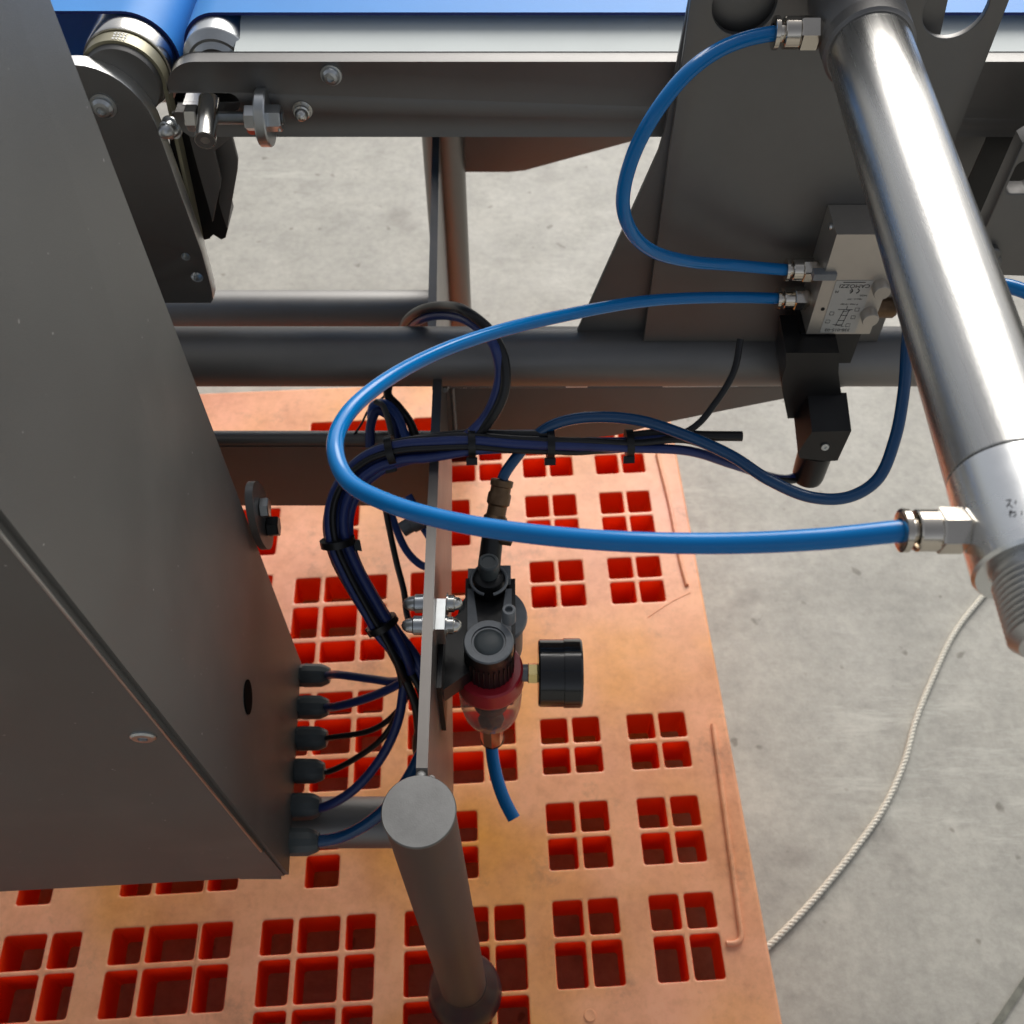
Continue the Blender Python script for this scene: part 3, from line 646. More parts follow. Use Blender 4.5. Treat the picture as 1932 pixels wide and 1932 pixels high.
# ------------------------------------------------------------------ pneumatic cylinder
P1 = Vector((.2130, .585, CAMZ - .323)); P2 = Vector((.2035, .264, CAMZ - .327)); ax = (P2 - P1).normalized(); CR = .0242
cy = empty("pneumatic_cylinder", P1, "silver round pneumatic cylinder with a threaded nose pointing down at the right", "cylinder")
L = (P2 - P1).length
bm = bmesh.new(); lathe(bm, P1 - ax * .0, ax, [(-.012, CR), (L - .001, CR), (L - .0006, CR - .0006)], 96); finish("barrel", bm, ALU, cy, 40)
bm = bmesh.new(); lathe(bm, P1, ax, [(-.068, .0235), (-.066, .0270), (-.016, .0270), (-.0145, .0262), (-.0125, .0262), (-.012, .0268), (-.003, .0268), (-.002, .0256), (-.001, .0250)], 72); finish("rear_head", bm, BLAST2, cy, 35)
bm = bmesh.new(); lathe(bm, P1, ax, [(L, CR - .0008), (L + .0008, CR + .0003), (L + .0445, CR + .0003), (L + .0458, CR - .001), (L + .0462, .0180), (L + .0462, 0)], 96); finish("front_cap", bm, ALUCAP, cy, 35)
n = 10; prof = [(L + .0455, .0172)]
for i in range(n): s0 = L + .0490 + i * .00255; prof += [(s0, .0166), (s0 + .00128, .0184)]
prof += [(L + .0752, .0166), (L + .0768, .0150), (L + .0768, 0)]
bm = bmesh.new(); lathe(bm, P1, ax, prof, 72); finish("threaded_nose", bm, THREAD, cy, 20)
def port_boss(p, d, r1, r2, h, parent, m):
    bm = bmesh.new(); lathe(bm, p, d, [(-.008, r1 * 1.25), (0, r1 * 1.1), (h * .4, r1), (h, r2)], 40); return finish("port_boss", bm, m, parent, 50)
def push_fitting(p, d, parent, R=.0088, Ln=.030, m=NICK, dark=False):
    """p = seat on the part, d = outward direction towards the hose."""
    p = Vector(p); d = Vector(d).normalized(); s = R / .0088
    bm = bmesh.new(); lathe(bm, p, d, [(-.004, R * .75), (0, R * .75), (Ln * .08, R * .86)], 24); f0 = finish("fitting_neck", bm, m, parent, 40)
    bm = bmesh.new(); lathe(bm, p + d * Ln * .08, d, [(0, R * .98), (Ln * .03, R * 1.06), (Ln * .33, R * 1.06), (Ln * .36, R * .98)], 6, .35); finish("fitting_hex", bm, m, parent, 15, .0003)
    bm = bmesh.new(); lathe(bm, p + d * Ln * .44, d, [(0, R * .92), (Ln * .02, R * .96), (Ln * .27, R * .96), (Ln * .29, R * .90), (Ln * .30, R * .60), (Ln * .38, R * .60)], 36); finish("fitting_sleeve", bm, m, parent, 30)
    bm = bmesh.new(); o = p + d * Ln * .82; a, b = frame_of(d); N = 72; rings = []
    for (h, rr, kn) in ((0, R * .9, 0), (.0003, R * .98, 1), (Ln * .09, R * .98, 1), (Ln * .10, R * .9, 0), (Ln * .10, R * .56, 0), (Ln * .02, R * .54, 0)):
        rings.append([bm.verts.new(o + d * h + (a * math.cos(2 * math.pi * i / N) + b * math.sin(2 * math.pi * i / N)) * (rr + (.00013 if kn and i % 2 else 0))) for i in range(N)])
    for q, r in zip(rings, rings[1:]):
        for i in range(N): bm.faces.new((q[i], q[(i + 1) % N], r[(i + 1) % N], r[i]))
    finish("release_ring", bm, m, parent, 25)
    return p + d * Ln * .80
pb = pd(1830, 1001, .4056)
port_boss(pb + Vector((.004, 0, 0)), (-1, 0, 0), .0098, .0088, .005, cy, ALUCAP)
hb_end = push_fitting(pb + Vector((.0000, 0, 0)), (-1, 0, 0), cy, .0088, .0300)
pt = pd(1551, 62, .624)
port_boss(pt + Vector((.010, 0, 0)), (-1, 0, 0), .0125, .0105, .009, cy, BLAST2)
ht_end = push_fitting(pt, (-1, 0, 0), cy, .0098, .0325)
# handwritten-looking marks on the cap (as on the sticker, cut off by the frame)
def glyph(strokes, u0, v0, s, name):
    bm = bmesh.new()
    for st in strokes:
        P = []
        for (x, y) in st:
            u, v = u0 + x * s, v0 + y * s; r = ray(u, v)
            # meet the cap's surface
            o = CAM - P1; dd = r.normalized(); oa = o - ax * o.dot(ax); da = dd - ax * dd.dot(ax)
            A = da.dot(da); Bq = 2 * oa.dot(da); Cq = oa.dot(oa) - (CR + .00045) ** 2; disc = max(Bq * Bq - 4 * A * Cq, 0); k = (-Bq - math.sqrt(disc)) / (2 * A)
            P.append(CAM + dd * k)
        sweep(bm, P, .00016, 5)
    return finish(name, bm, INK, cy, None)
glyph([[(0, 0), (9, -2), (6, 5), (1, 12)], [(5, 6), (12, 13)], [(19, 0), (17, 6)]], 1898, 944, 1.0, "printed_character")
glyph([[(2, 0), (2, 13)], [(-1, 4), (6, 2), (0, 9)], [(6, 6), (11, 3), (13, 8), (8, 13)], [(24, 2), (23, 9)]], 1904, 962, 1.0, "printed_character")
bm = bmesh.new(); P = []
o = None

# ------------------------------------------------------------------ solenoid valve
XV0, XV1, YV0, YV1 = .2385, .2900, .616, .6515
vz1, vz0 = CAMZ - .479, CAMZ - .5775
va = empty("solenoid_valve", ((XV0 + XV1) / 2, YV0, vz0), "grey metal solenoid valve with a printed label and black coil on the upright plate", "valve")
bm = bmesh.new(); boxb(bm, (XV0, YV0, vz0), (XV1, YV1, vz1)); finish("valve_body", bm, ANOD, va, 30, .0007)
lab_lo = py(*crop(2250, 550, 3.864)(570, 1600), YV0); lab_hi = py(*crop(2250, 550, 3.864)(860, 925), YV0)
lx0, lx1 = XV0 + .0105, XV0 + .0390
bm = bmesh.new(); boxb(bm, (lx0, YV0 - .0005, vz0 + .0018), (lx1, YV0 - .0001, vz0 + .0555)); lab = finish("label", bm, LABEL, va, None)
lzt = vz0 + .0555
def put_text(body, x, z, size, sx=1.0, shear=0.0):
    me = text_mesh(body, size)
    M = Matrix(((-sx, 0, 0, x), (0, 0, -1, YV0 - .0007), (0, -1, 0, z), (0, 0, 0, 1)))      # upside down, facing the viewer
    me.transform(M); me.flip_normals(); link("lettering", me, INK, lab, None)
cxl = (lx0 + lx1) / 2
put_text("CAMOZZI", cxl + .001, lzt - .0050, .0048, 1.1)
bm = bmesh.new(); boxb(bm, (cxl - .0085, YV0 - .0008, lzt - .0017), (cxl + .0085, YV0 - .00045, lzt - .0012)); finish("lettering", bm, INK, lab, None)
def ce(x0, z0, r):
    bm = bmesh.new()
    for cx, bar in ((x0 + r * 1.15, 0), (x0 - r * 1.15, 1)):
        P = [Vector((cx + r * math.cos(math.radians(a)), YV0 - .0007, z0 + r * math.sin(math.radians(a)))) for a in range(-75, 76, 15)]
        sweep(bm, P, .00035, 5)
        if bar: sweep(bm, [Vector((cx + r, YV0 - .0007, z0)), Vector((cx, YV0 - .0007, z0))], .0003, 5)
    finish("ce_mark", bm, INK, lab, None)
ce(cxl + .001, lzt - .0100, .0022)
put_text("M", lx0 + .003, lzt - .0105, .0036); put_text("NO2", lx1 - .004, lzt - .0145, .0022, 1.3)
put_text("10Jan 2 - 3W", lx1 - .0095, lzt - .0182, .0020, 1.1); put_text("P max 10 bar", cxl + .0015, lzt - .0235, .0022, 1.2)
put_text("338-015-02", cxl - .0010, vz0 + .0050, .0040, 1.1)
for (dx, dz) in ((.0235, .0265), (.0225, .0185), (.0205, .0100), (.0045, .0225), (.0035, .0140)):
    bm = bmesh.new(); x, z = lx0 + dx, vz0 + dz; P = [Vector((x + a, YV0 - .0007, z + b)) for a, b in ((-.0016, -.0016), (.0016, -.0016), (.0016, .0016), (-.0016, .0016), (-.0016, -.0016))]
    sweep(bm, P, .00016, 4); finish("port_symbol", bm, INK, lab, None)
bm = bmesh.new()
for x0, z0, x1, z1 in ((.0105, .0090, .0135, .0265), (.0155, .0090, .0175, .0265), (.0105, .0105, .0158, .0105), (.0112, .0150, .0165, .0150), (.0120, .0205, .0172, .0205), (.0085, .0265, .0200, .0265), (.0080, .0110, .0175, .0085), (.0150, .0265, .0150, .0300), (.0125, .0240, .0185, .0258)):
    sweep(bm, [Vector((lx0 + x0, YV0 - .0007, vz0 + z0)), Vector((lx0 + x1, YV0 - .0007, vz0 + z1))], .00022, 4)
finish("flow_diagram", bm, INK, lab, None)
bm = bmesh.new(); lathe(bm, (lx0 - .0035, YV0 - .0001, vz0 + .0265), (0, -1, 0), [(0, .0016), (.0003, .0016), (.0003, .0007), (.0001, .0006), (.0001, 0)], 18); finish("round_mark", bm, INK, va, None)
kv = crop(2250, 550, 3.864)
for (x, y) in ((1240, 1100), (1110, 1410)):
    p = py(*kv(x, y), YV0); bm = bmesh.new(); lathe(bm, (p.x, YV0, p.z), (0, -1, 0), [(0, .0066), (.008, .0066), (.0092, .0060), (.0092, 0)], 30); finish("manual_button", bm, ANOD, va, 35)
p = py(*kv(690, 975), YV0); bm = bmesh.new(); boxb(bm, (XV0 - .009, YV0 - .0035, p.z - .003), (XV0 + .0085, YV0 + .004, p.z + .003)); finish("port_plug", bm, GREYL, va, 30, .001)
vf1 = Vector((XV0, .633, CAMZ - .526)); vf2 = Vector((XV0, .633, CAMZ - .555))
hv1 = push_fitting(vf1, (-1, 0, 0), va, .0088, .0275); hv2 = push_fitting(vf2, (-1, 0, 0), va, .0088, .0285)
vs_ = Vector((XV1, .628, CAMZ - .560)); bm = bmesh.new(); lathe(bm, vs_, (1, 0, 0), [(0, .0085), (.016, .0085), (.018, .0070), (.018, 0)], 28); finish("silencer", bm, RUSTB, va, 35)
for (x, y) in ((690, 430), (320, 1520)):
    p = px(*kv(x, y), XV0 - .0002); bm = bmesh.new(); lathe(bm, p, (-1, 0, 0), [(0, .003), (.0018, .0026), (.0018, 0)], 16); finish("screw", bm, ZINC, va, 30)
# coil and connector hanging below
bm = bmesh.new(); boxb(bm, (XV0 - .004, .6170, vz0 - .034), (XV0 + .045, .651, vz0 - .0002)); finish("coil", bm, BLK, va, 30, .0015)
c5 = crop(1992, 1000, 1.932)
YC = .592
def ring3(pts, Y): return [py(*c5(x, y), Y) for x, y in pts]
bm = bmesh.new()
f_top = ring3([(590, 60), (890, 60), (885, 170), (900, 300), (948, 498), (735, 512), (650, 430), (598, 430), (572, 300), (565, 210), (590, 130)], .598)
b_top = [p + Vector((0, .040, .004)) for p in f_top]
va_ = [bm.verts.new(p) for p in f_top]; vb_ = [bm.verts.new(p) for p in b_top]; bm.faces.new(va_); bm.faces.new(vb_)
for i in range(len(va_)): j = (i + 1) % len(va_); bm.faces.new((va_[i], va_[j], vb_[j], vb_[i]))
finish("coil_body", bm, BLK, va, 25, .0012)
f1 = ring3([(735, 505), (955, 500), (960, 505), (882, 668), (835, 668), (672, 640), (650, 630)], .572); t1 = ring3([(700, 300), (900, 300), (950, 490), (735, 505), (640, 600), (612, 430), (600, 300)], .584)
bm = bmesh.new(); a = [bm.verts.new(p) for p in ring3([(735, 507), (958, 500), (880, 668), (830, 672), (665, 655), (655, 625)], .566)]; b = [bm.verts.new(p) for p in ring3([(735, 507), (958, 500), (880, 668), (830, 672), (665, 655), (655, 625)], .566)]
for v in b: v.co += Vector((0, .034, .010))
bm.faces.new(a); bm.faces.new(b)
for i in range(len(a)): j = (i + 1) % len(a); bm.faces.new((a[i], a[j], b[j], b[i]))
con = finish("plug_connector", bm, BLK, va, 25, .0010)
p = py(*c5(808, 590), .565); bm = bmesh.new(); lathe(bm, p, (0, -1, .3), [(0, .0036), (.0012, .0032), (.0012, .0012), (.0004, .0012), (.0004, 0)], 18); finish("plug_screw", bm, ZINC, con, 30)
g0 = py(*c5(745, 650), .582); g1 = py(*c5(705, 775), .578)
bm = bmesh.new(); lathe(bm, g0 - (g1 - g0) * .3, (g1 - g0), [(0, .0150), ((g1 - g0).length * 1.05, .0140), ((g1 - g0).length * 1.25, .0128), ((g1 - g0).length * 1.3, .006)], 20); finish("plug_gland", bm, BLK, va, 35)

# ------------------------------------------------------------------ hoses
def hose(name, pts, r, m, label, cat="hose", ends=None, group=None, n=12, seg=20):
    path = spline(pts, n); bm = bmesh.new(); sweep(bm, path, r, seg)
    o = finish(name, bm, m, None, 60); tag(o, label, cat, group)
    for (p, d) in (ends or []):
        b2 = bmesh.new(); lathe(b2, p, d, [(-.0001, r * .72), (.0002, r * .70), (.0002, 0)], 18); finish("hose_bore", b2, BLK, o, None)
    return o
HR = .0046
hose("air_hose", [ht_end + Vector((.006, 0, 0)), ht_end, pd(1410, 73, .620), pd(1350, 98, .614), pd(1290, 145, .61), pd(1232, 220, .615), pd(1192, 300, .635), pd(1175, 380, .66), pd(1192, 438, .69), pd(1232, 474, .72), pd(1300, 493, .75), pd(1380, 500, .78), hv1, hv1 + Vector((.006, 0, 0))], HR, HOSE, "blue air hose curling from the cylinder's top fitting back to the valve's upper fitting")
hose("air_hose", [hv2 + Vector((.006, 0, 0)), hv2, pd(1370, 561, .81), pd(1220, 568, .775), pd(1060, 596, .725), pd(930, 628, .68), pd(820, 668, .64), pd(722, 722, .595), pd(655, 782, .56), pd(632, 845, .53), pd(655, 905, .51), pd(730, 948, .49), pd(850, 983, .47), pd(1000, 1007, .453), pd(1180, 1022, .437), pd(1380, 1025, .424), pd(1550, 1017, .413), hb_end, hb_end + Vector((.006, 0, 0))], .00455, HOSE, "bright blue air hose in a wide loop from valve to the cylinder's bottom fitting", n=14, seg=28)
hose("air_hose", [pd(1740, 420, .80), pd(1722, 560, .80), pd(1712, 640, .80), pd(1705, 740, .79), pd(1688, 830, .785), pd(1655, 905, .78), pd(1600, 938, .78), pd(1530, 938, .785), pd(1450, 905, .79), pd(1380, 860, .80), pd(1290, 820, .81), pd(1200, 792, .82), pd(1100, 788, .83), pd(1040, 803, .835), pd(1005, 828, .84), pd(975, 862, .84), pd(953, 893, .84), pd(948, 905, .84)], .0046, DHOSE, "dark blue air hose dropping behind the cylinder and curving left to the bronze coupling")
hose("air_hose", [pd(1860, 520, .66), pd(1880, 535, .655), pd(1910, 542, .65), pd(1950, 556, .645), pd(2000, 580, .64)], .0046, HOSE, "short blue air hose running off the right side above the cross tube")
hose("drain_hose", [pd(927, 1392, .962), pd(929, 1425, .958), pd(938, 1470, .95), pd(952, 1510, .945), pd(970, 1545, .94)], .0060, HOSE, "short open blue hose stub hanging below the filter bowl", ends=[(pd(970, 1545, .94), (pd(970, 1545, .94) - pd(952, 1510, .945)).normalized())])

# ------------------------------------------------------------------ cables
bx = crop(750, 1400, 2.76)
# trunk centre line with depth, from the far right along the channel, down and round to the glands
TR_ = [(1290, 826, .845), (1190, 836, .842), (1110, 836, .842), (1038, 838, .840), (960, 838, .838), (890, 836, .836), (820, 842, .835), (760, 850, .835), (705, 868, .838), (662, 905, .845), (638, 955, .855), (636, 1015, .862), (662, 1080, .87), (700, 1145, .878), (735, 1200, .885), (762, 1245, .893), (778, 1290, .90)]
rnd = random.Random(3)
def trunk(i0, i1, off, ph):
    out = []
    for k in range(i0, i1 + 1):
        u, v, d = TR_[k]; p = pd(u, v, d); q = pd(*TR_[min(k + 1, len(TR_) - 1)]); o = pd(*TR_[max(k - 1, 0)]); T = (q - o).normalized()
        a, b = frame_of(T); an = ph + .22 * k
        out.append(p + a * (off * math.cos(an)) + b * (off * math.sin(an)))
    return out
cabs = []
tails = [  # gland end -> up into the trunk: image via-points
    [(640, 1273, .985), (700, 1281, .955), (752, 1285, .925), (780, 1265, .905)],
    [(635, 1333, .985), (690, 1318, .955), (738, 1298, .93), (772, 1275, .91)],
    [(628, 1391, .985), (700, 1378, .96), (742, 1350, .94), (768, 1310, .92)],
    [(618, 1456, .985), (680, 1425, .96), (728, 1385, .94), (758, 1320, .92)],
    [(606, 1524, .955), (660, 1496, .945), (712, 1440, .94), (748, 1370, .925), (760, 1310, .915)],
]
cmats = [CABB, CABB, CABK, CABK, CABB]
cr_ = [.0040, .0042, .0028, .0029, .0044]
trunk_end = [0, 5, 2, 0, 3]
names = ["blue cable from the topmost cable gland", "blue cable from the second gland from the top", "thin black cable from the third gland from the top", "thin black cable from the fourth gland from the top", "blue cable from the fifth gland, curving under the others"]
for k in range(5):
    up = list(reversed(trunk(trunk_end[k], 15, .0078 if k else .002, 1.25 * k)))
    if k == 1: up = up[:-1] + [pd(905, 800, .83), pd(932, 755, .82), pd(943, 700, .81), pd(930, 648, .80), pd(895, 612, .815), pd(850, 595, .855), pd(805, 598, .895), pd(778, 615, .935), pd(766, 640, .975), pd(764, 670, 1.01)]
    if k == 2: up = up + [pd(1300, 812, .842), pd(1350, 760, .838), pd(1385, 700, .833), pd(1397, 640, .83)]
    if k == 3: up = up + [pd(1360, 855, .845), pd(1430, 893, .89), pd(1490, 907, .91), pd(1522, 900, .925)]
    hose("cable", [gl_ends[k], *[pd(*q) for q in tails[k]], *up], cr_[k], cmats[k], names[k], "cable", n=6, seg=12)
hose("air_hose", [gl_ends[5], pd(640, 1580, .940), pd(690, 1556, .930), pd(735, 1518, .925), pd(775, 1460, .93), pd(800, 1410, .94), pd(830, 1360, .96)], .0056, DHOSE, "dark blue tube from the lowest gland passing behind the round post cap")
# extra runs lying in the trunk
hose("cable", [pd(1522, 892, .925), pd(1480, 904, .91), pd(1385, 877, .87), pd(1300, 851, .846), *trunk(1, 14, .0072, 3.2), pd(790, 1262, .90), pd(800, 1300, .905), pd(806, 1350, .92), pd(830, 1400, .95)], .0040, CABB, "dark blue cable from the valve's plug connector into the tied bundle", "cable", n=6, seg=12)
hose("cable", [*trunk(3, 15, .0080, 4.6), pd(796, 1310, .905), pd(790, 1370, .93), pd(786, 1420, .955), pd(815, 1480, .985)], .0036, CABK, "black cable along the outer side of the tied bundle", "cable", n=6, seg=12)
hose("cable", [pd(752, 670, 1.01), pd(756, 635, .975), pd(770, 602, .925), pd(800, 583, .885), pd(838, 578, .852), pd(880, 588, .81), pd(925, 625, .802), pd(950, 675, .805), pd(952, 735, .812), pd(930, 785, .822), pd(905, 812, .832), pd(850, 832, .838), pd(790, 835, .838), pd(730, 842, .84), pd(680, 868, .845), pd(640, 925, .858), pd(618, 985, .868), pd(630, 1050, .875), pd(680, 1140, .885), pd(725, 1205, .89), pd(755, 1260, .90), pd(784, 1330, .915), pd(792, 1390, .94), pd(815, 1450, .97), pd(840, 1480, .99)], .0042, CABK, "black cable looping up over the cross tube and back into the bundle", "cable", n=8, seg=14)
hose("cable", [pd(1185, 824, .846), pd(1250, 818, .846), pd(1320, 822, .846), pd(1400, 823, .846)], .0042, CABK, "short black sleeve with a cut end sticking out of the bundle's right end", "cable", ends=[(pd(1400, 823, .846), (1, 0, 0))])
hose("cable", [pd(1215, 838, .850), pd(1170, 845, .845), pd(1110, 848, .84), pd(1050, 848, .838), pd(960, 846, .835), pd(890, 850, .833), pd(830, 860, .833), pd(770, 868, .835), pd(715, 890, .84), pd(675, 930, .85), pd(658, 985, .862), pd(668, 1050, .872), pd(712, 1135, .882), pd(748, 1190, .888), pd(785, 1240, .895), pd(806, 1290, .905), pd(830, 1350, .93)], .0042, CABB, "dark blue cable along the inner side of the tied bundle", "cable", n=7, seg=12)
# cable ties
def tie(k, r, label, tail=(0, -1, -1)):
    u, v, d = k; p = pd(u, v, d)
    i = min(range(len(TR_)), key=lambda j: abs(TR_[j][0] - u) + abs(TR_[j][1] - v)); T = (pd(*TR_[min(i + 1, len(TR_) - 1)]) - pd(*TR_[max(i - 1, 0)])).normalized()
    bm = bmesh.new(); lathe(bm, p - T * .003, T, [(0, r * .96), (0, r), (.006, r), (.006, r * .96)], 20)
    a, b = frame_of(T); t = Vector(tail).normalized(); c = p + t * r
    hexa(bm, [c + T * x + t * y + t.cross(T) * z for z in (-.0025, .0025) for x, y in ((-.0045, -.001), (.0045, -.001), (.0045, .005), (-.0045, .005))])
    o = finish("cable_tie", bm, BLK, None, 30); tag(o, label, "cable tie", "cable ties on the bundle"); return o
tie((738, 850, .835), .0128, "black cable tie at the left bend of the horizontal bundle, over the web")
tie((890, 836, .836), .0128, "black cable tie where the looping cables leave the horizontal bundle")
tie((1038, 838, .840), .0122, "black cable tie on the horizontal bundle above the bronze coupling")
tie((1187, 836, .842), .0115, "black cable tie nearest the bundle's right-hand end")
tie((637, 1022, .862), .0148, "black cable tie on the bundle where it turns down past the channel", (1, 0, -.3))
tie((722, 1178, .882), .0142, "black cable tie low on the bundle, just above the spreading gland cables", (-1, 0, -1))
# thin cables hanging behind the channel
hose("cable", [pd(722, 930, 1.0), pd(732, 985, .99), pd(748, 1060, .98), pd(762, 1115, .965), pd(768, 1160, .95), pd(780, 1190, .93)], .0030, CABK, "thin black cable hanging straight down left of the web", "cable")
hose("cable", [pd(728, 930, 1.0), pd(745, 990, 1.0), pd(768, 1040, 1.0), pd(795, 1066, 1.0), pd(830, 1075, 1.0)], .0038, CABL, "light blue cable swinging down and passing behind the web", "cable")
hose("cable", [pd(770, 935, .99), pd(786, 965, .99), pd(797, 990, .99), pd(812, 1015, .985)], .0042, CABL, "light blue cable short piece showing below the loop beside the small plug", "cable")
bm = bmesh.new(); a = pd(758, 1000, .985); b = pd(795, 978, .985); lathe(bm, a, b - a, [(0, .006), (.0005, .0075), (.010, .0075), (.0105, .009), ((b - a).length, .010)], 20); o = finish("cable_plug", bm, GREYL, None, 30); tag(o, "small grey and black round plug on cables behind the web", "plug")
# coil of cables behind the near cross tube
for k, (m, r, pts, lb) in enumerate([
    (CABK, .0042, [(735, 718, .98), (732, 745, .98), (752, 768, .98), (775, 800, .98), (790, 845, .98)], "black cable of the knot below the tube, running down to the right"),
    (CABL, .0042, [(700, 790, .985), (705, 765, .98), (728, 762, .975), (750, 785, .975), (762, 815, .975), (775, 850, .975)], "light blue cable arching in the knot below the tube"),
    (CABL, .0040, [(716, 772, .99), (745, 768, .985), (770, 792, .985), (782, 825, .985), (786, 850, .985)], "second light blue cable of the knot, nearest the web"),
    (CABB, .0046, [(698, 845, .98), (700, 800, .98), (712, 775, .98), (738, 790, .98), (748, 850, .98)], "dark blue cable bent double in the knot below the tube"),
    (GREYP, .0028, [(708, 757, .968), (722, 765, .965), (733, 795, .965), (740, 828, .965), (744, 848, .965)], "grey strap crossing the knot of cables")]):
    hose("cable", [pd(*p) for p in pts], r, m, lb, "cable")
hose("cable", [pd(735, 738, .99), pd(715, 757, .985), pd(694, 776, .985), pd(682, 800, .985), pd(668, 820, .985)], .0011, CABK, "thin black wire straggling left from the knot of cables", "cable")

# ------------------------------------------------------------------ filter regulator
rx, ry = -.0182, .401
rg = empty("filter_regulator", W(rx, ry, -.76), "black air filter regulator with a red ring, clear bowl and round knob", "air regulator")
bm = bmesh.new(); lathe(bm, W(rx, ry, -.700), (0, 0, -1), [(.0022, 0), (.0022, .0130), (0, .0134), (0, .0188), (.0012, .0197), (.012, .0197), (.014, .0190), (.060, .0196)], 56); finish("knob", bm, BLK, rg, 35)
bm = bmesh.new(); lathe(bm, W(rx, ry, -.7001), (0, 0, 1), [(-.001, .0132), (.0006, .0137), (.0006, .0188), (-.0008, .0197)], 56); finish("knob_rim", bm, GREYL, rg, 30)
bm = bmesh.new(); lathe(bm, W(rx, ry, -.7024), (0, 0, 1), [(0, .0128), (.0006, .0124), (.0022, .0112), (.0034, .0080), (.0038, 0)], 40); finish("knob_button", bm, GREYP, rg, 50)
bm = bmesh.new()
for i in range(28):
    a = 2 * math.pi * i / 28; c = W(rx + .0194 * math.cos(a), ry + .0194 * math.sin(a), -.735); rod(bm, c + Vector((0, 0, .018)), c - Vector((0, 0, .020)), .0007, 6)
finish("knob_grip", bm, BLK, rg, 60)
bm = bmesh.new(); lathe(bm, W(rx, ry, -.742), (0, 0, -1), [(0, .0190), (0, .0255), (.0015, .0272), (.016, .0284), (.020, .0284), (.022, .0272), (.022, .018)], 56); finish("red_ring", bm, REDP, rg, 35)
bm = bmesh.new(); lathe(bm, W(rx, ry, -.764), (0, 0, -1), [(0, .0262), (.002, .0272), (.036, .0262), (.052, .0240), (.064, .0190), (.072, .0115), (.073, .007)], 56); finish("clear_bowl", bm, CLEAR, rg, 60)
bm = bmesh.new(); lathe(bm, W(rx, ry, -.764), (0, 0, -1), [(0, .0205), (.018, .0205), (.022, .0165), (.040, .0150), (.044, .010), (.046, 0)], 40); finish("filter_element", bm, BLK, rg, 35)
bm = bmesh.new(); lathe(bm, W(rx, ry - .004, -.828), (0, 0, -1), [(0, .0118), (.004, .0118), (.005, .0104), (.040, .0104), (.041, .0095)], 8); finish("drain_fitting", bm, NICK, rg, 25, .0004)
bm = bmesh.new(); lathe(bm, W(rx, ry, -.869), (0, 0, -1), [(0, .0108), (.008, .0112), (.010, .0095), (.010, .006)], 28); finish("drain_collar", bm, BLK, rg, 35)
# valve body behind the knob
by = .452
bm = bmesh.new(); lathe(bm, W(rx, by, -.742), (0, 0, -1), [(0, .016), (0, .0255), (.002, .0275), (.055, .0275), (.058, .024)], 40); finish("regulator_body", bm, GREYP, rg, 35)
bm = bmesh.new(); lathe(bm, W(rx + .004, by - .004, -.737), (0, 0, -1), [(0, .021), (0, .0262), (.004, .0272), (.004, .020)], 40); finish("body_flange", bm, GREYL, rg, 35)
for s in (-1, 1):
    bm = bmesh.new(); x = rx + s * .0125
    hexa(bm, [W(x - .005, ry + .012, -.735), W(x + .005, ry + .012, -.735), W(x + .0035 * s + .002, by + .012, -.735), W(x + .0035 * s - .003, by + .012, -.735),
              W(x - .005, ry + .012, -.716), W(x + .005, ry + .012, -.716), W(x + .0035 * s + .002, by + .012, -.722), W(x + .0035 * s - .003, by + .012, -.722)]); finish("body_web", bm, GREYL, rg, 30, .001)
bm = bmesh.new(); boxb(bm, (rx - .021, .415, CAMZ - .748), (rx + .021, .478, CAMZ - .728)); finish("body_block", bm, BLK, rg, 30, .002)
# slide valve on top
sy = .470
bm = bmesh.new(); lathe(bm, W(rx - .001, sy, -.690), (0, 0, -1), [(.0012, 0), (.0012, .0055), (0, .0058), (0, .0074), (.0012, .0084), (.012, .0084), (.013, .0080), (.018, .0080)], 36); finish("shut_off_stem", bm, GREYP, rg, 35)
bm = bmesh.new(); lathe(bm, W(rx - .001, sy - .002, -.708), (0, 0, -1), [(0, .0085), (.001, .0118), (.006, .0132), (.030, .0140)], 40); finish("shut_off_sleeve", bm, BLK, rg, 35)
bm = bmesh.new()
for s0, s1 in ((-75, 60), (120, 255)):
    P = [W(rx - .001 + .0148 * math.cos(math.radians(a)), sy - .003 + .0148 * math.sin(math.radians(a)), -.713) for a in range(s0, s1 + 1, 9)]; sweep(bm, P, .0014, 8)
finish("clip_ring", bm, GREYL, rg, 60)
bm = bmesh.new(); boxb(bm, (rx + .006, sy - .002, CAMZ - .722), (rx + .0172, sy + .012, CAMZ - .714)); finish("clip_tab", bm, GREYL, rg, 30, .0012)
bm = bmesh.new(); boxb(bm, (rx - .0185, sy - .001, CAMZ - .722), (rx - .011, sy + .009, CAMZ - .714)); finish("clip_tab", bm, GREYL, rg, 30, .0012)
pp = pd(*crop(1200, 1550, 3.513)(1008, 808), .80)
bm = bmesh.new(); lathe(bm, pp, (0, 0, -1), [(.004, 0), (.004, .0026), (0, .0030), (0, .0048), (.001, .0054), (.016, .0056)], 28); finish("vent_screw", bm, GREYL, rg, 35)
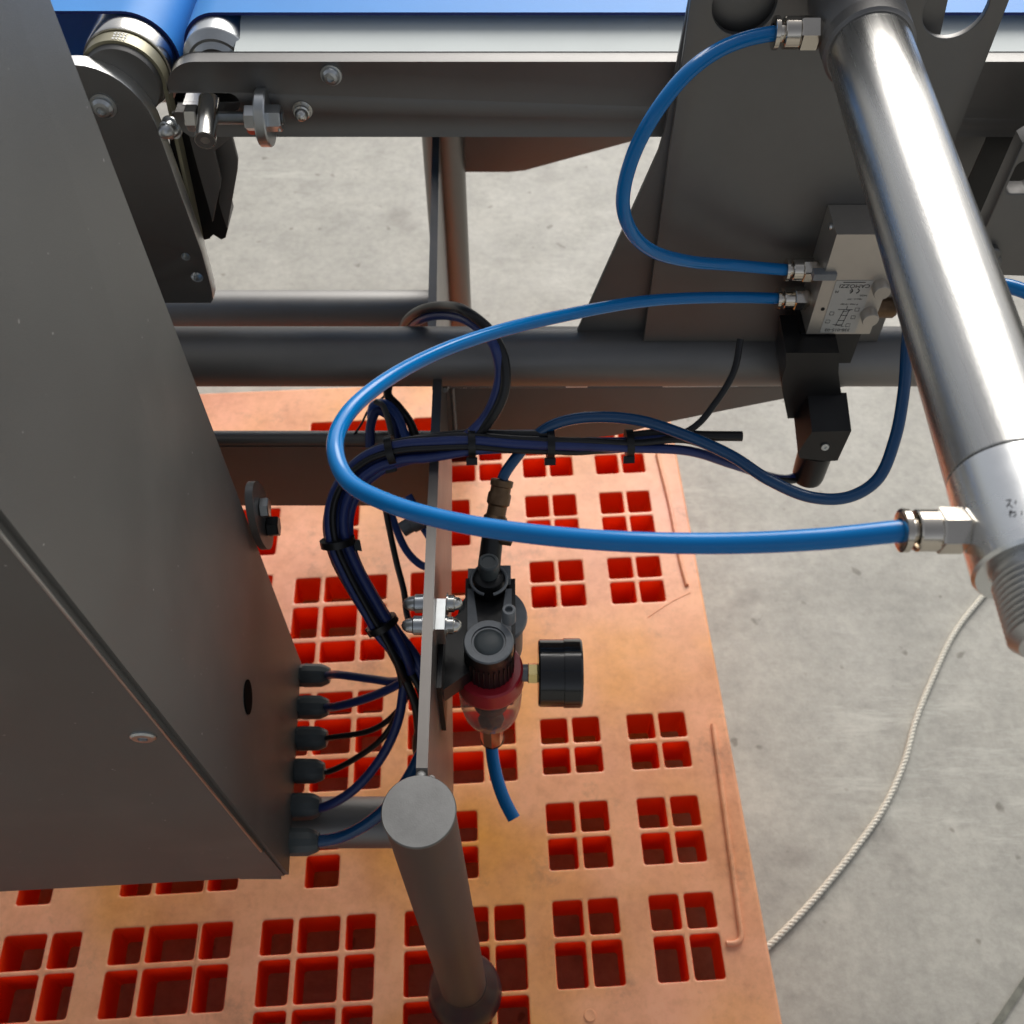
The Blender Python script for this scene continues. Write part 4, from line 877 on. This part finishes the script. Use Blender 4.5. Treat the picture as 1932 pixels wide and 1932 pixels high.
# inlet tee and bronze coupling
kb = crop(900, 1100, 3.22)
e0 = pd(925, 1062, .845); e1 = pd(930, 1003, .845); e2 = pd(948, 905, .84)
bm = bmesh.new(); rod(bm, pd(922, 1075, .85), e1, .0095, 28, .0088); finish("inlet_elbow", bm, BLK, rg, 40)
bm = bmesh.new(); lathe(bm, pd(938, 1012, .842), (1, 0, -.25), [(0, .004), (.004, .0065), (.012, .0065), (.013, .004)], 16); finish("elbow_stud", bm, RUSTB, rg, 35)
dd = e2 - e1; Lc = dd.length
bm = bmesh.new(); lathe(bm, e1, dd, [(-.002, .0082), (Lc * .10, .0086), (Lc * .14, .0098), (Lc * .28, .0098), (Lc * .33, .0080), (Lc * .50, .0080), (Lc * .54, .0096), (Lc * .72, .0096), (Lc * .76, .0084), (Lc * .86, .0084), (Lc * .88, .0094), (Lc * .99, .0094), (Lc, .0078), (Lc, .0050)], 28); finish("hose_coupling", bm, RUSTB, rg, 35)
# gauge on its brass stub
gz = -.7515; gx0 = .0214; gx1 = .0577
bm = bmesh.new(); lathe(bm, W(gx0, ry, gz), (1, 0, 0), [(0, .0), (0, .0262), (.0015, .0275), (.0205, .0275), (.0208, .0284), (.034, .0284), (.0355, .0272), (.0358, .0255), (.034, .0248), (.034, 0)], 72); finish("gauge_case", bm, BLKG, rg, 30)
bm = bmesh.new(); lathe(bm, W(gx1 - .0015, ry, gz), (1, 0, 0), [(0, .0247), (.0004, .0247), (.0004, 0)], 40); finish("gauge_dial", bm, WHITE, rg, None)
bm = bmesh.new(); lathe(bm, W(rx + .026, ry, gz), (1, 0, 0), [(-.004, .0072), (.006, .0072)], 24); finish("gauge_stub", bm, GREYL, rg, 35)
hexnut("gauge_nut", W(gx0 - .0085, ry, gz), (1, 0, 0), .0088, .0085, rg, BRASS, phase=.1)
# bracket to the web, with clamp bar and bolts
bm = bmesh.new(); pts = [(-.055, ry - .030), (rx - .014, ry - .012), (rx - .016, ry + .060), (rx - .018, ry + .085), (-.034, ry + .050), (-.055, ry + .030)]
a = [bm.verts.new(W(x, y, -.745)) for x, y in pts]; b = [bm.verts.new(W(x, y, -.725)) for x, y in pts]; bm.faces.new(a); bm.faces.new(b)
for i in range(len(a)): j = (i + 1) % len(a); bm.faces.new((a[i], a[j], b[j], b[i]))
finish("bracket", bm, BLK, rg, 30, .0015)
bm = bmesh.new(); boxb(bm, (-.0572, ry - .040, CAMZ - .775), (-.0535, ry + .030, CAMZ - .700)); finish("bracket_flange", bm, BLK, rg, 30, .001)
k4 = crop(1200, 1550, 3.513)
q0_ = pz(*k4(232, 700), -.668); q1_ = pz(*k4(326, 1015), -.668)
bm = bmesh.new(); boxb(bm, (-.0578, q1_.y, CAMZ - .69), (-.0508, q0_.y, CAMZ - .668)); finish("clamp_bar", bm, ZINC, rg, 30, .0012)
for (yy) in (750, 975):
    p = pz(*k4(360, yy), -.680)
    dome_nut("dome_nut", Vector((-.0506, p.y, CAMZ - .680)), (1, 0, 0), .0068, rg, POLI, .0125)
    dome_nut("dome_nut", Vector((-.0670, p.y, CAMZ - .680)), (-1, 0, 0), .0074, rg, ZINC, .0180)

# ------------------------------------------------------------------ guard plate at the right edge
k9 = crop(2692, 350, 3.22)
gp = empty("side_bracket", py(1900, 420, .66), "brown-grey bolted bracket plate and black drive cover at the far right edge", "bracket")
YQ = .610
e = [k9(905 + 45, 215), k9(535, 1172)]
a = py(*k9(950, 225), YQ); b = py(*k9(540, 1170), YQ)
xe = (a.x + b.x) / 2
zbt = py(*k9(640, 1452), YQ).z
h = py(*k9(975, 560), YQ)
plate_xz("bracket_plate", [[(xe, a.z - .0), (xe, zbt), (xe + .25, zbt - .012), (xe + .25, a.z + .08), (xe + .035, a.z + .035)], rrect(h.x - .010, h.z - .012, h.x + .010, h.z + .014, .005)], YQ, .016, [BLAST], gp, .001)
for (x, y, r) in ((640, 1230, .0062), (645, 1310, .0070)):
    p = py(*k9(x, y), YQ); bm = bmesh.new(); lathe(bm, p, (0, -1, .05), [(0, r), (.006, r), (.007, r * .8), (.007, 0)], 20); finish("bracket_bolt", bm, BLAST, gp, 30)
plate_xz("inner_plate", [xz([k9(x, y) for x, y in ((350, -100), (680, -100), (590, 210), (375, 690), (300, 900), (100, 700))], .70)], .70, .006, [BLAST], gp)
plate_xz("drive_cover", [xz([k9(x, y) for x, y in ((380, 690), (600, 200), (660, -60), (1500, -60), (1500, 900), (900, 1250), (600, 1300), (430, 1100))], .708)], .708, .03, [BLK], gp)
bm = bmesh.new(); cc = py(*k9(800, 520), .706); sweep(bm, [cc + Vector((.045 * math.cos(math.radians(t)), 0, .045 * math.sin(math.radians(t)))) for t in range(120, 235, 8)], .0006, 6); finish("cover_ridge", bm, GREYP, gp, 60)
